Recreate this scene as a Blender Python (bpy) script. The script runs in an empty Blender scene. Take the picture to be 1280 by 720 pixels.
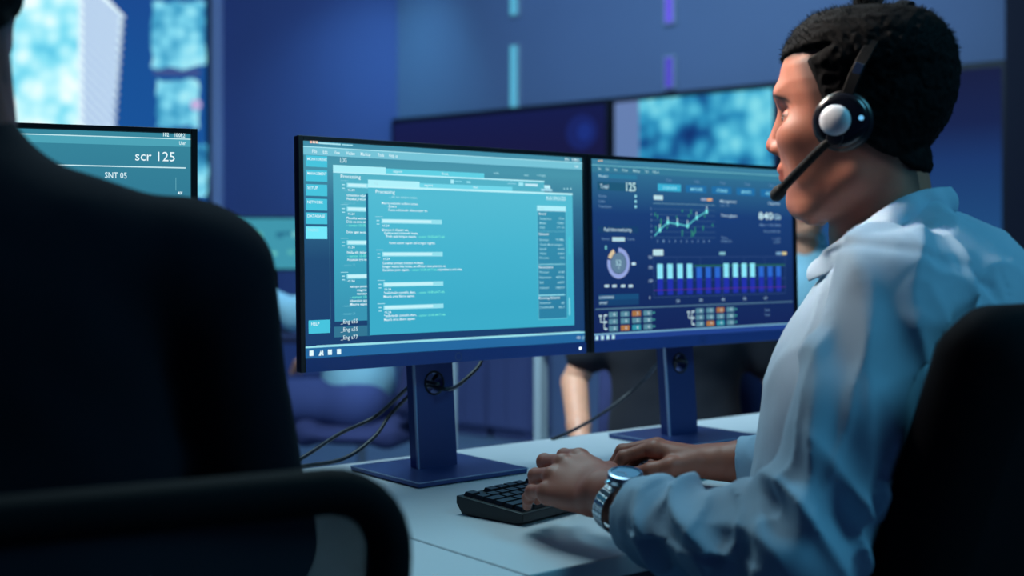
import bpy, bmesh, math, random
import numpy as np
from mathutils import Vector, Matrix
random.seed(7); RNG = np.random.default_rng(7)
SC = bpy.context.scene; COL = SC.collection
R = math.radians
# ------------------------------------------------------------------ frame of the place
# world X runs along the desk row, Y away from the seated man, Z up; the desk top is at 0.74
FOC = 1560.0; HOR = 314.0
YAW = math.atan2(0.6255, 0.78)
CX, CY, CZ = -0.845, -1.529, 1.079
RX = np.array([math.cos(YAW), -math.sin(YAW), 0.0]); FWD = np.array([math.sin(YAW), math.cos(YAW), 0.0])
CAM = np.array([CX, CY, CZ]); UP = np.array([0, 0, 1.0])
def cam2w(x, z, Z): return CAM*np.array([1, 1, 0]) + RX*x + FWD*z + UP*Z
def at(px, py, z): return cam2w((px-640)/FOC*z, z, CZ-(py-HOR)/FOC*z)
def dirw(x, z):
    v = RX*x + FWD*z; return v/np.linalg.norm(v)
def ray(px, py):
    return RX*(px-640)/FOC + FWD - UP*(py-HOR)/FOC
def hit(px, py, p0, n):
    d = ray(px, py); t = np.dot(np.asarray(p0)-CAM, n)/np.dot(d, n); return CAM + d*t

cam = bpy.data.cameras.new('camera'); co = bpy.data.objects.new('camera', cam); COL.objects.link(co)
co.location = CAM; co.rotation_euler = (R(90), 0, -YAW)
cam.sensor_width = 36; cam.lens = FOC/1280*36; cam.shift_y = -(360-HOR)/1280
cam.dof.use_dof = True; cam.dof.focus_distance = 1.64; cam.dof.aperture_fstop = 3.1; cam.dof.aperture_blades = 0
cam.clip_start = 0.05; SC.camera = co
SC.view_settings.view_transform = 'Standard'; SC.view_settings.look = 'None'
SC.view_settings.exposure = 0; SC.view_settings.gamma = 1; SC.view_settings.use_curve_mapping = False

# ------------------------------------------------------------------ materials
def lin(c):
    c = c/255.0
    return c/12.92 if c <= 0.04045 else ((c+0.055)/1.055)**2.4
def C(r, g, b): return (lin(r), lin(g), lin(b), 1)
def pmat(name, col, rough=0.5, metal=0.0, noise=0.0, nscale=30, bump=0.0, bscale=200, spec=0.5, sss=0.0, sheen=0.0, coat=0.0):
    m = bpy.data.materials.new(name); m.use_nodes = True; nt = m.node_tree; b = nt.nodes['Principled BSDF']
    b.inputs['Base Color'].default_value = col; b.inputs['Roughness'].default_value = rough
    b.inputs['Metallic'].default_value = metal; b.inputs['Specular IOR Level'].default_value = spec
    if sheen: b.inputs['Sheen Weight'].default_value = sheen
    if coat: b.inputs['Coat Weight'].default_value = coat; b.inputs['Coat Roughness'].default_value = 0.15
    if sss:
        b.inputs['Subsurface Weight'].default_value = sss; b.inputs['Subsurface Radius'].default_value = (0.012, 0.005, 0.003)
        b.inputs['Subsurface Scale'].default_value = 0.6
    tc = nt.nodes.new('ShaderNodeTexCoord')
    n = nt.nodes.new('ShaderNodeTexNoise'); n.inputs['Scale'].default_value = nscale; n.inputs['Detail'].default_value = 3
    nt.links.new(tc.outputs['Object'], n.inputs['Vector'])
    mx = nt.nodes.new('ShaderNodeMix'); mx.data_type = 'RGBA'
    mx.inputs['A'].default_value = tuple(max(0, c*(1-noise)) for c in col[:3])+(1,)
    mx.inputs['B'].default_value = tuple(min(1, c*(1+noise)) for c in col[:3])+(1,)
    nt.links.new(n.outputs['Fac'], mx.inputs['Factor']); nt.links.new(mx.outputs['Result'], b.inputs['Base Color'])
    if bump:
        n2 = nt.nodes.new('ShaderNodeTexNoise'); n2.inputs['Scale'].default_value = bscale
        nt.links.new(tc.outputs['Object'], n2.inputs['Vector'])
        bp = nt.nodes.new('ShaderNodeBump'); bp.inputs['Strength'].default_value = bump; bp.inputs['Distance'].default_value = 0.002
        nt.links.new(n2.outputs['Fac'], bp.inputs['Height']); nt.links.new(bp.outputs['Normal'], b.inputs['Normal'])
    return m
_em = {}
def emat(col, s=1.0):
    k = (col, s)
    if k not in _em:
        m = bpy.data.materials.new('lit_pixels'); m.use_nodes = True; nt = m.node_tree; nt.nodes.clear()
        e = nt.nodes.new('ShaderNodeEmission'); o = nt.nodes.new('ShaderNodeOutputMaterial')
        e.inputs['Color'].default_value = C(*col); e.inputs['Strength'].default_value = s
        nt.links.new(e.outputs[0], o.inputs[0]); _em[k] = m
    return _em[k]
def ramp(nt, stops):
    r = nt.nodes.new('ShaderNodeValToRGB'); cr = r.color_ramp
    while len(cr.elements) < len(stops): cr.elements.new(0.5)
    for e, (p, c) in zip(cr.elements, stops): e.position = p; e.color = c if len(c) == 4 else C(*c)
    return r
def gradmat(name, stops, lo, hi, strength=1.0, axis='Z'):
    """a display showing a vertical colour gradient (mesh-local axis from lo to hi)"""
    m = bpy.data.materials.new(name); m.use_nodes = True; nt = m.node_tree; nt.nodes.clear()
    tc = nt.nodes.new('ShaderNodeTexCoord'); sp = nt.nodes.new('ShaderNodeSeparateXYZ'); mr = nt.nodes.new('ShaderNodeMapRange')
    mr.inputs['From Min'].default_value = lo; mr.inputs['From Max'].default_value = hi
    r = ramp(nt, stops); e = nt.nodes.new('ShaderNodeEmission'); o = nt.nodes.new('ShaderNodeOutputMaterial')
    e.inputs['Strength'].default_value = strength
    nt.links.new(tc.outputs['Object'], sp.inputs[0]); nt.links.new(sp.outputs[axis], mr.inputs[0])
    nt.links.new(mr.outputs[0], r.inputs[0]); nt.links.new(r.outputs[0], e.inputs[0]); nt.links.new(e.outputs[0], o.inputs[0])
    return m
def mapmat(name, stops, scale, strength=1.0, squash=1.0):
    """a display showing a city map at night: cells of light"""
    m = bpy.data.materials.new(name); m.use_nodes = True; nt = m.node_tree; nt.nodes.clear()
    tc = nt.nodes.new('ShaderNodeTexCoord'); v = nt.nodes.new('ShaderNodeTexVoronoi'); n = nt.nodes.new('ShaderNodeTexNoise')
    v.inputs['Scale'].default_value = scale; n.inputs['Scale'].default_value = scale*0.35; n.inputs['Detail'].default_value = 2
    ma = nt.nodes.new('ShaderNodeMath'); ma.operation = 'MULTIPLY_ADD'; ma.inputs[1].default_value = -0.55; 
    r = ramp(nt, stops); e = nt.nodes.new('ShaderNodeEmission'); o = nt.nodes.new('ShaderNodeOutputMaterial')
    e.inputs['Strength'].default_value = strength
    nt.links.new(tc.outputs['Object'], v.inputs['Vector']); nt.links.new(tc.outputs['Object'], n.inputs['Vector'])
    m2 = nt.nodes.new('ShaderNodeMath'); m2.operation = 'MULTIPLY'; m2.inputs[1].default_value = 1.45
    nt.links.new(n.outputs['Fac'], m2.inputs[0])
    nt.links.new(v.outputs['Distance'], ma.inputs[0]); nt.links.new(m2.outputs[0], ma.inputs[2])
    nt.links.new(ma.outputs[0], r.inputs[0]); nt.links.new(r.outputs[0], e.inputs[0]); nt.links.new(e.outputs[0], o.inputs[0])
    return m

# ------------------------------------------------------------------ object helpers
def tag(o, label=None, cat=None, group=None, kind=None):
    if label: o['label'] = label
    if cat: o['category'] = cat
    if group: o['group'] = group
    if kind: o['kind'] = kind
    return o
def empty(name, loc, label, cat, group=None):
    o = bpy.data.objects.new(name, None); COL.objects.link(o); o.location = loc; o.empty_display_size = 0.1
    return tag(o, label, cat, group)
def link(name, me, mat, parent=None, loc=(0, 0, 0), smooth=True, bevel=0.0, seg=2):
    me.name = name
    o = bpy.data.objects.new(name, me); COL.objects.link(o); o.location = loc
    mats = mat if isinstance(mat, (list, tuple)) else [mat]
    for m in mats: me.materials.append(m)
    if parent: o.parent = parent
    if smooth: me.shade_smooth()
    if bevel:
        b = o.modifiers.new('bevel', 'BEVEL'); b.width = bevel; b.segments = seg; b.limit_method = 'ANGLE'; b.angle_limit = R(40)
        b.harden_normals = True
    return o
class MB:
    def __init__(s): s.v = []; s.f = []; s.m = []
    def add(s, vs, fs, mi=0):
        n = len(s.v); s.v += [tuple(map(float, p)) for p in vs]; s.f += [tuple(i+n for i in f) for f in fs]; s.m += [mi]*len(fs); return s
    def box(s, c, size, M=None, mi=0, taper=1.0):
        hx, hy, hz = [a/2 for a in size]; vs = []
        for z in (-1, 1):
            k = taper if z > 0 else 1.0
            for x, y in ((-1, -1), (1, -1), (1, 1), (-1, 1)): vs.append(Vector((x*hx*k, y*hy*k, z*hz)))
        if M is not None: vs = [M @ v for v in vs]
        c = Vector(c); vs = [v+c for v in vs]
        return s.add(vs, [(3, 2, 1, 0), (4, 5, 6, 7), (0, 1, 5, 4), (1, 2, 6, 5), (2, 3, 7, 6), (3, 0, 4, 7)], mi)
    def bar(s, a, b, w, t, up=(0, 0, 1), mi=0):
        a, b = Vector(a), Vector(b); d = (b-a); L = d.length; d.normalize(); u = Vector(up)
        x = d.cross(u)
        if x.length < 1e-4: x = d.cross(Vector((1, 0, 0)))
        x.normalize(); y = x.cross(d)
        M = Matrix((x, d, y)).transposed()
        return s.box((a+b)/2, (w, L, t), M, mi)
    def tube(s, pts, r, seg=10, caps=True, mi=0):
        pts = [Vector(p) for p in pts]; n = len(pts); rs = r if isinstance(r, (list, tuple)) else [r]*n
        d0 = (pts[1]-pts[0]).normalized(); u = d0.orthogonal().normalized(); vs = []
        for i, p in enumerate(pts):
            d = (pts[min(i+1, n-1)]-pts[max(i-1, 0)]).normalized()
            u = (u-d*u.dot(d)).normalized(); w = d.cross(u)
            for k in range(seg):
                a = 2*math.pi*k/seg; vs.append(p+(u*math.cos(a)+w*math.sin(a))*rs[i])
        fs = [(i*seg+k, i*seg+(k+1) % seg, (i+1)*seg+(k+1) % seg, (i+1)*seg+k) for i in range(n-1) for k in range(seg)]
        if caps: fs += [tuple(reversed(range(seg))), tuple((n-1)*seg+k for k in range(seg))]
        return s.add(vs, fs, mi)
    def cyl(s, a, b, r, r2=None, seg=24, mi=0): return s.tube([a, b], [r, r if r2 is None else r2], seg, True, mi)
    def lathe(s, c, axis, prof, seg=32, mi=0):
        """prof: list of (radius, height along axis)"""
        c = Vector(c); ax = Vector(axis).normalized(); u = ax.orthogonal().normalized(); w = ax.cross(u); vs = []
        for r, h in prof:
            for k in range(seg):
                a = 2*math.pi*k/seg; vs.append(c+ax*h+(u*math.cos(a)+w*math.sin(a))*r)
        n = len(prof)
        fs = [(i*seg+k, i*seg+(k+1) % seg, (i+1)*seg+(k+1) % seg, (i+1)*seg+k) for i in range(n-1) for k in range(seg)]
        fs += [tuple(reversed(range(seg))), tuple((n-1)*seg+k for k in range(seg))]
        return s.add(vs, fs, mi)
    def quad(s, a, b, c, d, mi=0): return s.add([a, b, c, d], [(0, 1, 2, 3)], mi)
    def xf(s, M): s.v = [tuple(M @ Vector(p)) for p in s.v]; return s
    def build(s, name, mat, parent=None, loc=(0, 0, 0), smooth=False, bevel=0.0, seg=2, world=False):
        """world=True: the points are in world space, the parent Empty (unrotated) is subtracted"""
        me = bpy.data.meshes.new(name); v = s.v
        if world:
            o = parent.location if parent else Vector(loc); v = [(p[0]-o[0], p[1]-o[1], p[2]-o[2]) for p in v]
        me.from_pydata(v, [], s.f); me.polygons.foreach_set('material_index', s.m); me.update()
        return link(name, me, mat, parent, (0, 0, 0) if (parent and world) else loc, smooth or bevel > 0, bevel, seg)
def copy_tree(o, parent=None):
    c = o.copy(); COL.objects.link(c); c.parent = parent
    for ch in list(o.children): copy_tree(ch, c)
    return c
def bez(p, n=24):
    """smooth curve through the points (Catmull-Rom)"""
    p = [np.asarray(q, float) for q in p]; p = [2*p[0]-p[1]]+p+[2*p[-1]-p[-2]]; out = []
    m = len(p)-3
    for i in range(m):
        for j in range(n):
            t = j/n; a, b, c, d = p[i:i+4]
            out.append(0.5*((2*b)+(c-a)*t+(2*a-5*b+4*c-d)*t*t+(3*b-a-3*c+d)*t**3))
    out.append(p[-2]); return out

# ------------------------------------------------------------------ implicit surfaces for bodies and cloth
_lat = RNG.random((32, 32, 32)).astype(np.float32)
def vnoise(x, y, z, s):
    x, y, z = np.broadcast_arrays(x*s+100, y*s+100, z*s+100)
    xi, yi, zi = np.floor(x).astype(int), np.floor(y).astype(int), np.floor(z).astype(int)
    fx, fy, fz = x-xi, y-yi, z-zi
    fx, fy, fz = [f*f*(3-2*f) for f in (fx, fy, fz)]
    g = lambda a, b, c: _lat[(xi+a) % 32, (yi+b) % 32, (zi+c) % 32]
    l = lambda a, b, t: a+(b-a)*t
    return l(l(l(g(0,0,0), g(1,0,0), fx), l(g(0,1,0), g(1,1,0), fx), fy), l(l(g(0,0,1), g(1,0,1), fx), l(g(0,1,1), g(1,1,1), fx), fy), fz)-0.5
class Field:
    def __init__(s, lo, hi, h):
        s.lo = np.array(lo, float); s.h = h; s.n = np.ceil((np.array(hi)-s.lo)/h).astype(int)+1
        s.ax = [(s.lo[i]+h*np.arange(s.n[i])).astype(np.float32) for i in range(3)]
        s.D = np.full(s.n, 0.1, np.float32)
    def win(s, lo, hi):
        a = np.clip(np.floor((np.array(lo)-s.lo)/s.h).astype(int), 0, s.n); b = np.clip(np.ceil((np.array(hi)-s.lo)/s.h).astype(int)+1, 0, s.n)
        sl = tuple(slice(i, j) for i, j in zip(a, b))
        return sl, s.ax[0][sl[0]][:, None, None], s.ax[1][sl[1]][None, :, None], s.ax[2][sl[2]][None, None, :]
    def mix(s, sl, d, k, sub=False):
        A = s.D[sl]
        if A.size == 0: return
        if sub:
            h = np.maximum(k-np.abs(A+d), 0)/k; s.D[sl] = np.maximum(A, -d)+h*h*k*0.25
        else:
            h = np.maximum(k-np.abs(A-d), 0)/k; s.D[sl] = np.minimum(A, d)-h*h*k*0.25
    def cap(s, a, b, ra, rb=None, k=0.01, sub=False, sq=None):
        a = np.asarray(a, float); b = np.asarray(b, float); rb = ra if rb is None else rb; m = max(ra, rb)+k+3*s.h
        sl, x, y, z = s.win(np.minimum(a, b)-m, np.maximum(a, b)+m); ab = b-a; L2 = max(float(ab@ab), 1e-12)
        t = np.clip(((x-a[0])*ab[0]+(y-a[1])*ab[1]+(z-a[2])*ab[2])/L2, 0, 1)
        d = np.sqrt((x-a[0]-ab[0]*t)**2+(y-a[1]-ab[1]*t)**2+(z-a[2]-ab[2]*t)**2)-(ra+(rb-ra)*t)
        s.mix(sl, d.astype(np.float32), k, sub)
    def ell(s, c, r, k=0.01, M=None, sub=False):
        c = np.asarray(c, float); r = np.asarray(r, float); m = max(r)+k+3*s.h
        sl, x, y, z = s.win(c-m, c+m); x, y, z = x-c[0], y-c[1], z-c[2]
        M = np.eye(3) if M is None else np.asarray(M)
        q = [M[i][0]*x+M[i][1]*y+M[i][2]*z for i in range(3)]
        k0 = np.sqrt(sum((q[i]/r[i])**2 for i in range(3))); k1 = np.sqrt(sum((q[i]/r[i]**2)**2 for i in range(3)))+1e-9
        s.mix(sl, (k0*(k0-1)/k1).astype(np.float32), k, sub)
    def chain(s, pts, rs, k):
        for i in range(len(pts)-1): s.cap(pts[i], pts[i+1], rs[i], rs[i+1], k)
    def mesh(s):
        D = s.D; S = D < 0
        D[0], D[-1], D[:, 0], D[:, -1], D[:, :, 0], D[:, :, -1] = [0.01]*6; S = D < 0
        a = [S[i:i-1 or None, j:j-1 or None, k:k-1 or None] for i in (0, 1) for j in (0, 1) for k in (0, 1)]
        anyc = a[0].copy(); allc = a[0].copy()
        for q in a[1:]: anyc |= q; allc &= q
        act = anyc & ~allc; idx = np.argwhere(act); n = len(idx)
        cor = [(i, j, k) for i in (0, 1) for j in (0, 1) for k in (0, 1)]
        val = {c: D[idx[:, 0]+c[0], idx[:, 1]+c[1], idx[:, 2]+c[2]] for c in cor}
        acc = np.zeros((n, 3)); cnt = np.zeros(n)
        for p in cor:
            for ax in range(3):
                if p[ax]: continue
                q = list(p); q[ax] = 1; q = tuple(q); va, vb = val[p], val[q]; m = (va < 0) != (vb < 0)
                t = np.where(m, va/(va-vb+1e-20), 0); P = np.zeros((n, 3)); P[:] = p; P[:, ax] += t
                acc += P*m[:, None]; cnt += m
        V = s.lo+s.h*(idx+acc/cnt[:, None])
        vid = np.full(act.shape, -1, np.int32); vid[act] = np.arange(n); F = []
        for ax in range(3):
            sa = [slice(None)]*3; sb = [slice(None)]*3; sa[ax] = slice(0, -1); sb[ax] = slice(1, None)
            e = S[tuple(sa)] != S[tuple(sb)]; E = np.argwhere(e)
            o1, o2 = [(1, 2), (2, 0), (0, 1)][ax]
            E = E[(E[:, o1] > 0) & (E[:, o2] > 0) & (E[:, o1] < S.shape[o1]-1) & (E[:, o2] < S.shape[o2]-1)]
            def g(d1, d2):
                Q = E.copy(); Q[:, o1] -= d1; Q[:, o2] -= d2; return vid[Q[:, 0], Q[:, 1], Q[:, 2]]
            f = np.stack([g(1, 1), g(0, 1), g(0, 0), g(1, 0)], 1); ins = S[E[:, 0], E[:, 1], E[:, 2]]
            f[~ins] = f[~ins][:, ::-1]; F.append(f)
        return V, np.concatenate(F)
def np_mesh(name, V, F, col=None):
    me = bpy.data.meshes.new(name); V = np.ascontiguousarray(V, np.float32); F = np.ascontiguousarray(F, np.int32)
    me.vertices.add(len(V)); me.vertices.foreach_set('co', V.ravel()); me.loops.add(F.size); me.loops.foreach_set('vertex_index', F.ravel())
    me.polygons.add(len(F)); me.polygons.foreach_set('loop_start', np.arange(0, F.size, F.shape[1], dtype=np.int32))
    me.update(calc_edges=True); me.validate()
    if col is not None:
        a = me.color_attributes.new('tint', 'FLOAT_COLOR', 'POINT'); c = np.ones((len(V), 4), np.float32); c[:, :3] = col; a.data.foreach_set('color', c.ravel())
    return me
def join(parts):
    V = []; F = []; K = []; n = 0
    for p in parts:
        V.append(p[0]); F.append(p[1]+n); n += len(p[0]); K.append(p[2] if len(p) > 2 and p[2] is not None else np.zeros((len(p[0]), 3)))
    return np.concatenate(V), np.concatenate(F), np.concatenate(K)
def relax(V, F, it=2, lam=0.5):
    for _ in range(it):
        A = np.zeros_like(V); c = np.zeros(len(V))
        for i in range(4):
            a, b = F[:, i], F[:, (i+1) % 4]
            for k in range(3): A[:, k] += np.bincount(a, V[b, k], len(V))+np.bincount(b, V[a, k], len(V))
            c += np.bincount(a, minlength=len(V))+np.bincount(b, minlength=len(V))
        V = V+lam*(A/np.maximum(c, 1)[:, None]-V)
    return V
def sstep(a, b, x):
    t = np.clip((x-a)/(b-a), 0, 1); return t*t*(3-2*t)

# ------------------------------------------------------------------ the head (shared by everyone in the room)
HZ = 1.42
Hc = cam2w((1085-640)/FOC*HZ, HZ, CZ-(135-HOR)/FOC*HZ)          # centre of the seated man's head
HF = dirw(-0.9135, 0.4067); HL = np.array([-HF[1], HF[0], 0])    # his forward and his left
def pxl(px, py, l=0.0):
    """pixel -> (forward, up) on the plane at distance l to the left of the head's middle"""
    p = hit(px, py, Hc+HL*l, HL)-Hc; return float(p@HF), float(p[2])
rows = [(12,1080,1090,.010),(16,1050,1125,.032),(25,1022,1148,.047),(40,1002,1164,.060),(55,991,1174,.067),(70,985,1180,.071),(90,978,1184,.0745),(110,975,1184,.076),
 (125,976,1182,.076),(140,980,1178,.075),(155,980,1172,.0735),(170,979,1162,.0715),(185,978,1150,.069),(200,978,1138,.066),(215,979,1124,.062),(230,981,1108,.058),
 (245,985,1093,.053),(257,989,1075,.047),(267,995,1055,.039),(273,999,1035,.027),(277,1010,1020,.012)]
HU, HFr, HB, HW = [], [], [], []
for py, a, b, w in rows:
    f1, u = pxl(a, py); f2, _ = pxl(b, py); HU.append(u); HFr.append(f1); HB.append(f2); HW.append(w)
HU, HFr, HB, HW = [np.array(q[::-1]) for q in (HU, HFr, HB, HW)]
hairb = [pxl(a, b, .06) for a, b in ((1030,60),(1004,76),(1007,85),(1013,100),(1018,115),(1023,135),(1028,158),(1062,170),(1085,188),(1118,205),(1140,220),(1150,240))]
hair_u = np.array([q[1] for q in hairb][::-1]); hair_f = np.array([q[0] for q in hairb][::-1])
hair_top = pxl(990, 72, .045)[1]
def skull(x, y, z, grow=0.0):
    """x forward, y left, z up"""
    u = z[0, 0, :] if z.ndim == 3 else z
    g = lambda T: np.interp(u, HU, T)
    fr, bk, w = g(HFr)+grow, g(HB)-grow, g(HW)+grow; c = (fr+bk)/2; a = np.maximum((fr-bk)/2, 1e-3)
    c = c-a*0.12*sstep(-0.02, -0.1, u)
    ew = w*(1-0.16*sstep(-0.03, -0.09, u)*np.clip((x-c)/a, -1, 1))
    fr_a = np.maximum(fr-c, 1e-3); bk_a = np.maximum(c-bk, 1e-3); aa = np.where(x > c, fr_a, bk_a)
    n = 2.25
    q = (np.abs((x-c)/aa)**n+np.abs(y/ew)**n)**(1/n)
    d = (q-1)*np.minimum(aa, w)
    top, bot = HU[-1]+grow, HU[0]
    d = np.maximum(d, np.maximum(z-top, bot-z)); return d
def hp(px, py, l=0.0):
    f, u = pxl(px, py, l); return np.array([f, l, u])
def head_parts(h=0.0015, hair=True, strands=5000):
    F = Field((-.115, -.095, -.20), (.14, .095, .125), h)
    sl, x, y, z = F.win(F.lo, F.lo+F.h*F.n); F.D[sl] = skull(x, y, z).astype(np.float32)
    s1 = (1, -1)
    F.cap(hp(1098, 185), hp(1114, 345), .050, .057, .022)                       # neck
    F.cap(hp(1086, 240), hp(1079, 335), .031, .034, .03)                        # throat
    F.ell(hp(1004, 257), (.016, .019, .013), .016)                              # chin
    F.ell(hp(984, 121), (.011, .04, .010), .016)                                # brow
    F.cap(hp(984, 134), hp(969, 177), .0065, .0085, .011)                       # nose
    F.ell(hp(967.5, 183.5), (.0088, .0085, .0078), .006)
    for s in s1:
        F.ell(hp(978, 187.5)+[0, s*.0118, 0], (.0118, .0068, .0080), .006)
        F.ell(hp(1005, 174)+[0, s*.040, 0], (.020, .018, .018), .024); F.ell(hp(1030, 206)+[0, s*.044, 0], (.026, .012, .030), .016)           # cheekbone
        F.ell(hp(981, 148, .031)*[1, s, 1], (.011, .0165, .0115), .011, sub=True)  # socket
        F.cap(hp(1078, 222)+[0, s*.050, 0], hp(1020, 264)+[0, s*.024, 0], .012, .011, .02)  # jaw line
        F.ell(hp(1056, 152)+[-.006, s*.077, 0], (.014, .008, .026), .006)         # ear
        F.ell(hp(1056, 150)+[0, s*.087, 0], (.009, .006, .018), .005, sub=True)
    F.cap(hp(981, 213)+[0, .016, 0], hp(981, 213)+[0, -.016, 0], .0052, .0052, .008)   # upper lip
    F.ell(hp(980, 212), (.0065, .010, .0045), .007)
    F.cap(hp(983.5, 224)+[0, .013, 0], hp(983.5, 224)+[0, -.013, 0], .0056, .0056, .007)
    F.ell(hp(975, 219), (.0062, .020, .0007), .002, sub=True)
    F.ell(hp(982, 236), (.008, .014, .005), .008, sub=True)
    for s in s1:
        F.ell(hp(972.5, 194)+[0, s*.0065, 0], (.0042, .003, .0035), .002, sub=True)
        # eyeball bulge with lids
        F.ell(hp(990, 149, .031)*[1, s, 1], (.0125, .0135, .0125), .004)
        F.ell(hp(981, 149.5, .031)*[1, s, 1]+[.003, 0, 0], (.007, .012, .0026), .002, sub=True)
    V, Q = F.mesh(); V = relax(V, Q, 2 if h < .002 else 1, .4)
    f, l, u = V.T
    col = np.zeros((len(V), 3))                                                  # x: lips, y: dark (stubble, brows, lashes), z: warm
    cl = hp(982, 218); lip = np.exp(-(((u-cl[2])/.0085)**2)**2)*np.exp(-((l/.024)**2)**2)*(f > cl[0]-.010); col[:, 0] = lip
    fb = np.interp(u, hair_u, hair_f); 
    st = sstep(-.016, .004, fb-f)*(np.abs(l) > .03)*(u > -.12); col[:, 1] = np.maximum(st*0.75, sstep(hair_top-.006, hair_top+.006, u)*.9)
    br = np.exp(-((u-(hp(984, 119, .03)[2]-1.2*(np.abs(l)-.03)**2*20))/.0032)**2)*sstep(.008, .016, np.abs(l))*sstep(.056, .046, np.abs(l))*(f > .04)
    col[:, 1] = np.maximum(col[:, 1], br*.95)
    ey = hp(990, 148, .031)
    lash = np.exp(-(((u-ey[2]-.0028)/.0024)**2))*np.exp(-(((np.abs(l)-.033)/.014)**2)**2)*(f > ey[0]-.002); col[:, 1] = np.maximum(col[:, 1], lash)
    col[:, 2] = np.exp(-((np.linalg.norm(V-hp(972, 186), axis=1))/.016)**2)
    out = [(V, Q, col)]
    if hair:
        G = Field((-.13, -.1, -.1), (.13, .1, .14), max(h, .002))
        sl, x, y, z = G.win(G.lo, G.lo+G.h*G.n)
        fb = np.interp(z[0, 0, :], hair_u, hair_f)[None, None, :]
        m = sstep(-.004, .016, fb-x)*sstep(-.092, -.066, z+0*x)
        topm = sstep(hair_top-.007, hair_top+.004, z-(0.10*np.abs(y)))
        m = np.maximum(m, topm)
        side = sstep(.035, .07, np.abs(y))*sstep(.06, .02, z)
        T = .0105-.0065*side-.0065*sstep(.045, .085, x)
        ns = vnoise(x, y, z, 120)*.0022+vnoise(x, y, z, 260)*.003
        na, nb2 = hp(1098, 185), hp(1114, 345); nd = nb2-na; nt_ = np.clip(((x-na[0])*nd[0]+y*nd[1]+(z-na[2])*nd[2])/(nd@nd), 0, 1)
        nk = np.sqrt((x-na[0]-nd[0]*nt_)**2+y**2+(z-na[2]-nd[2]*nt_)**2)-(.050+.007*nt_)
        G.D[sl] = (np.minimum(skull(x, y, z, 0.0), nk+.005)-(m*(T+ns*m)-.006*(1-m))).astype(np.float32)
        zt = HU[-1]; bump = np.sqrt((np.maximum(x*0, 0))**2)
        HV, HQ = G.mesh(); HV = relax(HV, HQ, 1, .3)
        # short strands standing out of the surface
        n = len(HV); N = np.zeros((n, 3)); a, b, c = HV[HQ[:, 0]], HV[HQ[:, 1]], HV[HQ[:, 2]]; fn = np.cross(b-a, c-a)
        for i in range(4):
            for k in range(3): N[:, k] += np.bincount(HQ[:, i], fn[:, k], n)
        N /= np.linalg.norm(N, axis=1)[:, None]+1e-12
        pick = RNG.choice(n, min(strands, n), replace=False); P = HV[pick]; Nn = N[pick]
        d = Nn+RNG.normal(0, .55, P.shape)+np.array([-.15, 0, .1]); d /= np.linalg.norm(d, axis=1)[:, None]
        L = (.0018+.0036*sstep(.02, .08, P[:, 2]))*(0.6+.8*RNG.random(len(P)))
        t1 = np.cross(d, [.3, .5, .8]); t1 /= np.linalg.norm(t1, axis=1)[:, None]; t2 = np.cross(d, t1); r = .00045
        B = P-Nn*.001
        q0, q1, q2, q3 = B+t1*r, B-t1*r*.5+t2*r*.87, B-t1*r*.5-t2*r*.87, P+d*L[:, None]
        VV = np.stack([q0, q1, q2, q3, q3+t1*1e-4], 1).reshape(-1, 3); base = np.arange(len(P))[:, None]*5
        FF = np.concatenate([base+np.array([[0, 1, 3, 4]]), base+np.array([[1, 2, 3, 4]]), base+np.array([[2, 0, 4, 3]])])
        out.append((np.concatenate([HV, VV]), np.concatenate([HQ, FF+n])))
    return out
def frame_xf(V, o, f, l, u=UP): return o+V[:, :1]*f+V[:, 1:2]*l+V[:, 2:3]*u

def hand(F, W, fw, up, thumb, curl=(25, 45, 25), spread=3.0, s=1.0, base=None):
    """five-fingered hand; W wrist, fw forward, up back-of-hand normal, thumb = +1/-1 side sign; returns nail points"""
    fw = np.array(fw, float); fw = fw/np.linalg.norm(fw); up = np.array(up, float); up = up-fw*(up@fw); up = up/np.linalg.norm(up)
    sd = np.cross(fw, up)*thumb
    P = lambda a, b, c: W+fw*a*s+sd*b*s+up*c*s
    kn = [(.088, .029, .002), (.092, .008, .006), (.086, -.013, .004), (.077, -.032, -.003)]
    ln = [(.044, .026, .020), (.049, .029, .021), (.044, .027, .020), (.034, .020, .018)]
    rd = [(.0098, .0088, .0080, .0066), (.0100, .0090, .0082, .0068), (.0094, .0085, .0077, .0064), (.0084, .0075, .0068, .0057)]
    F.cap(P(-.02, 0, 0), P(.018, .004, -.001), .023*s, .021*s, .012)
    for (a, b, c) in kn: F.cap(P(.012, b*.55, -.004), P(a-.004, b, c-.004), .0165*s, .0125*s, .012)
    F.ell(P(.050, -.002, -.006), (.032*s,)*3 if False else (.030*s, .030*s, .014*s), .012, M=[fw, sd, up])
    F.cap(P(.018, .018, -.010), P(.056, .030, -.012), .0155*s, .0125*s, .012)
    nails = []
    for i in range(4):
        p = P(*kn[i]); ang = 0; sp = R((1.5-i)*spread)
        cu = curl[i] if isinstance(curl[0], (tuple, list)) else curl
        F.cap(p-up*.004*s, p-up*.004*s, .0118*s, .0118*s, .006)
        for j in range(3):
            ang += R(cu[j]); d = (fw*math.cos(sp)+sd*math.sin(sp))*math.cos(ang)-up*math.sin(ang); q = p+d*ln[i][j]*s
            F.cap(p, q, rd[i][j]*s, rd[i][j+1]*s, .004)
            if j < 2: F.cap(q, q, rd[i][j+1]*s*1.06, None, .003)
            n = up*math.cos(ang)+(fw*math.sin(ang)); p = q
        nails.append((p+n*rd[i][3]*s*.9, n))
    tb = [P(.030, .026, -.010), P(.056, .043, -.020), P(.081, .047, -.030), P(.102, .040, -.036)]
    F.chain(tb, [.0150*s, .0125*s, .0105*s, .0085*s], .006)
    nails.append((tb[-1]+up*.008*s, up))
    return nails
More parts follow.
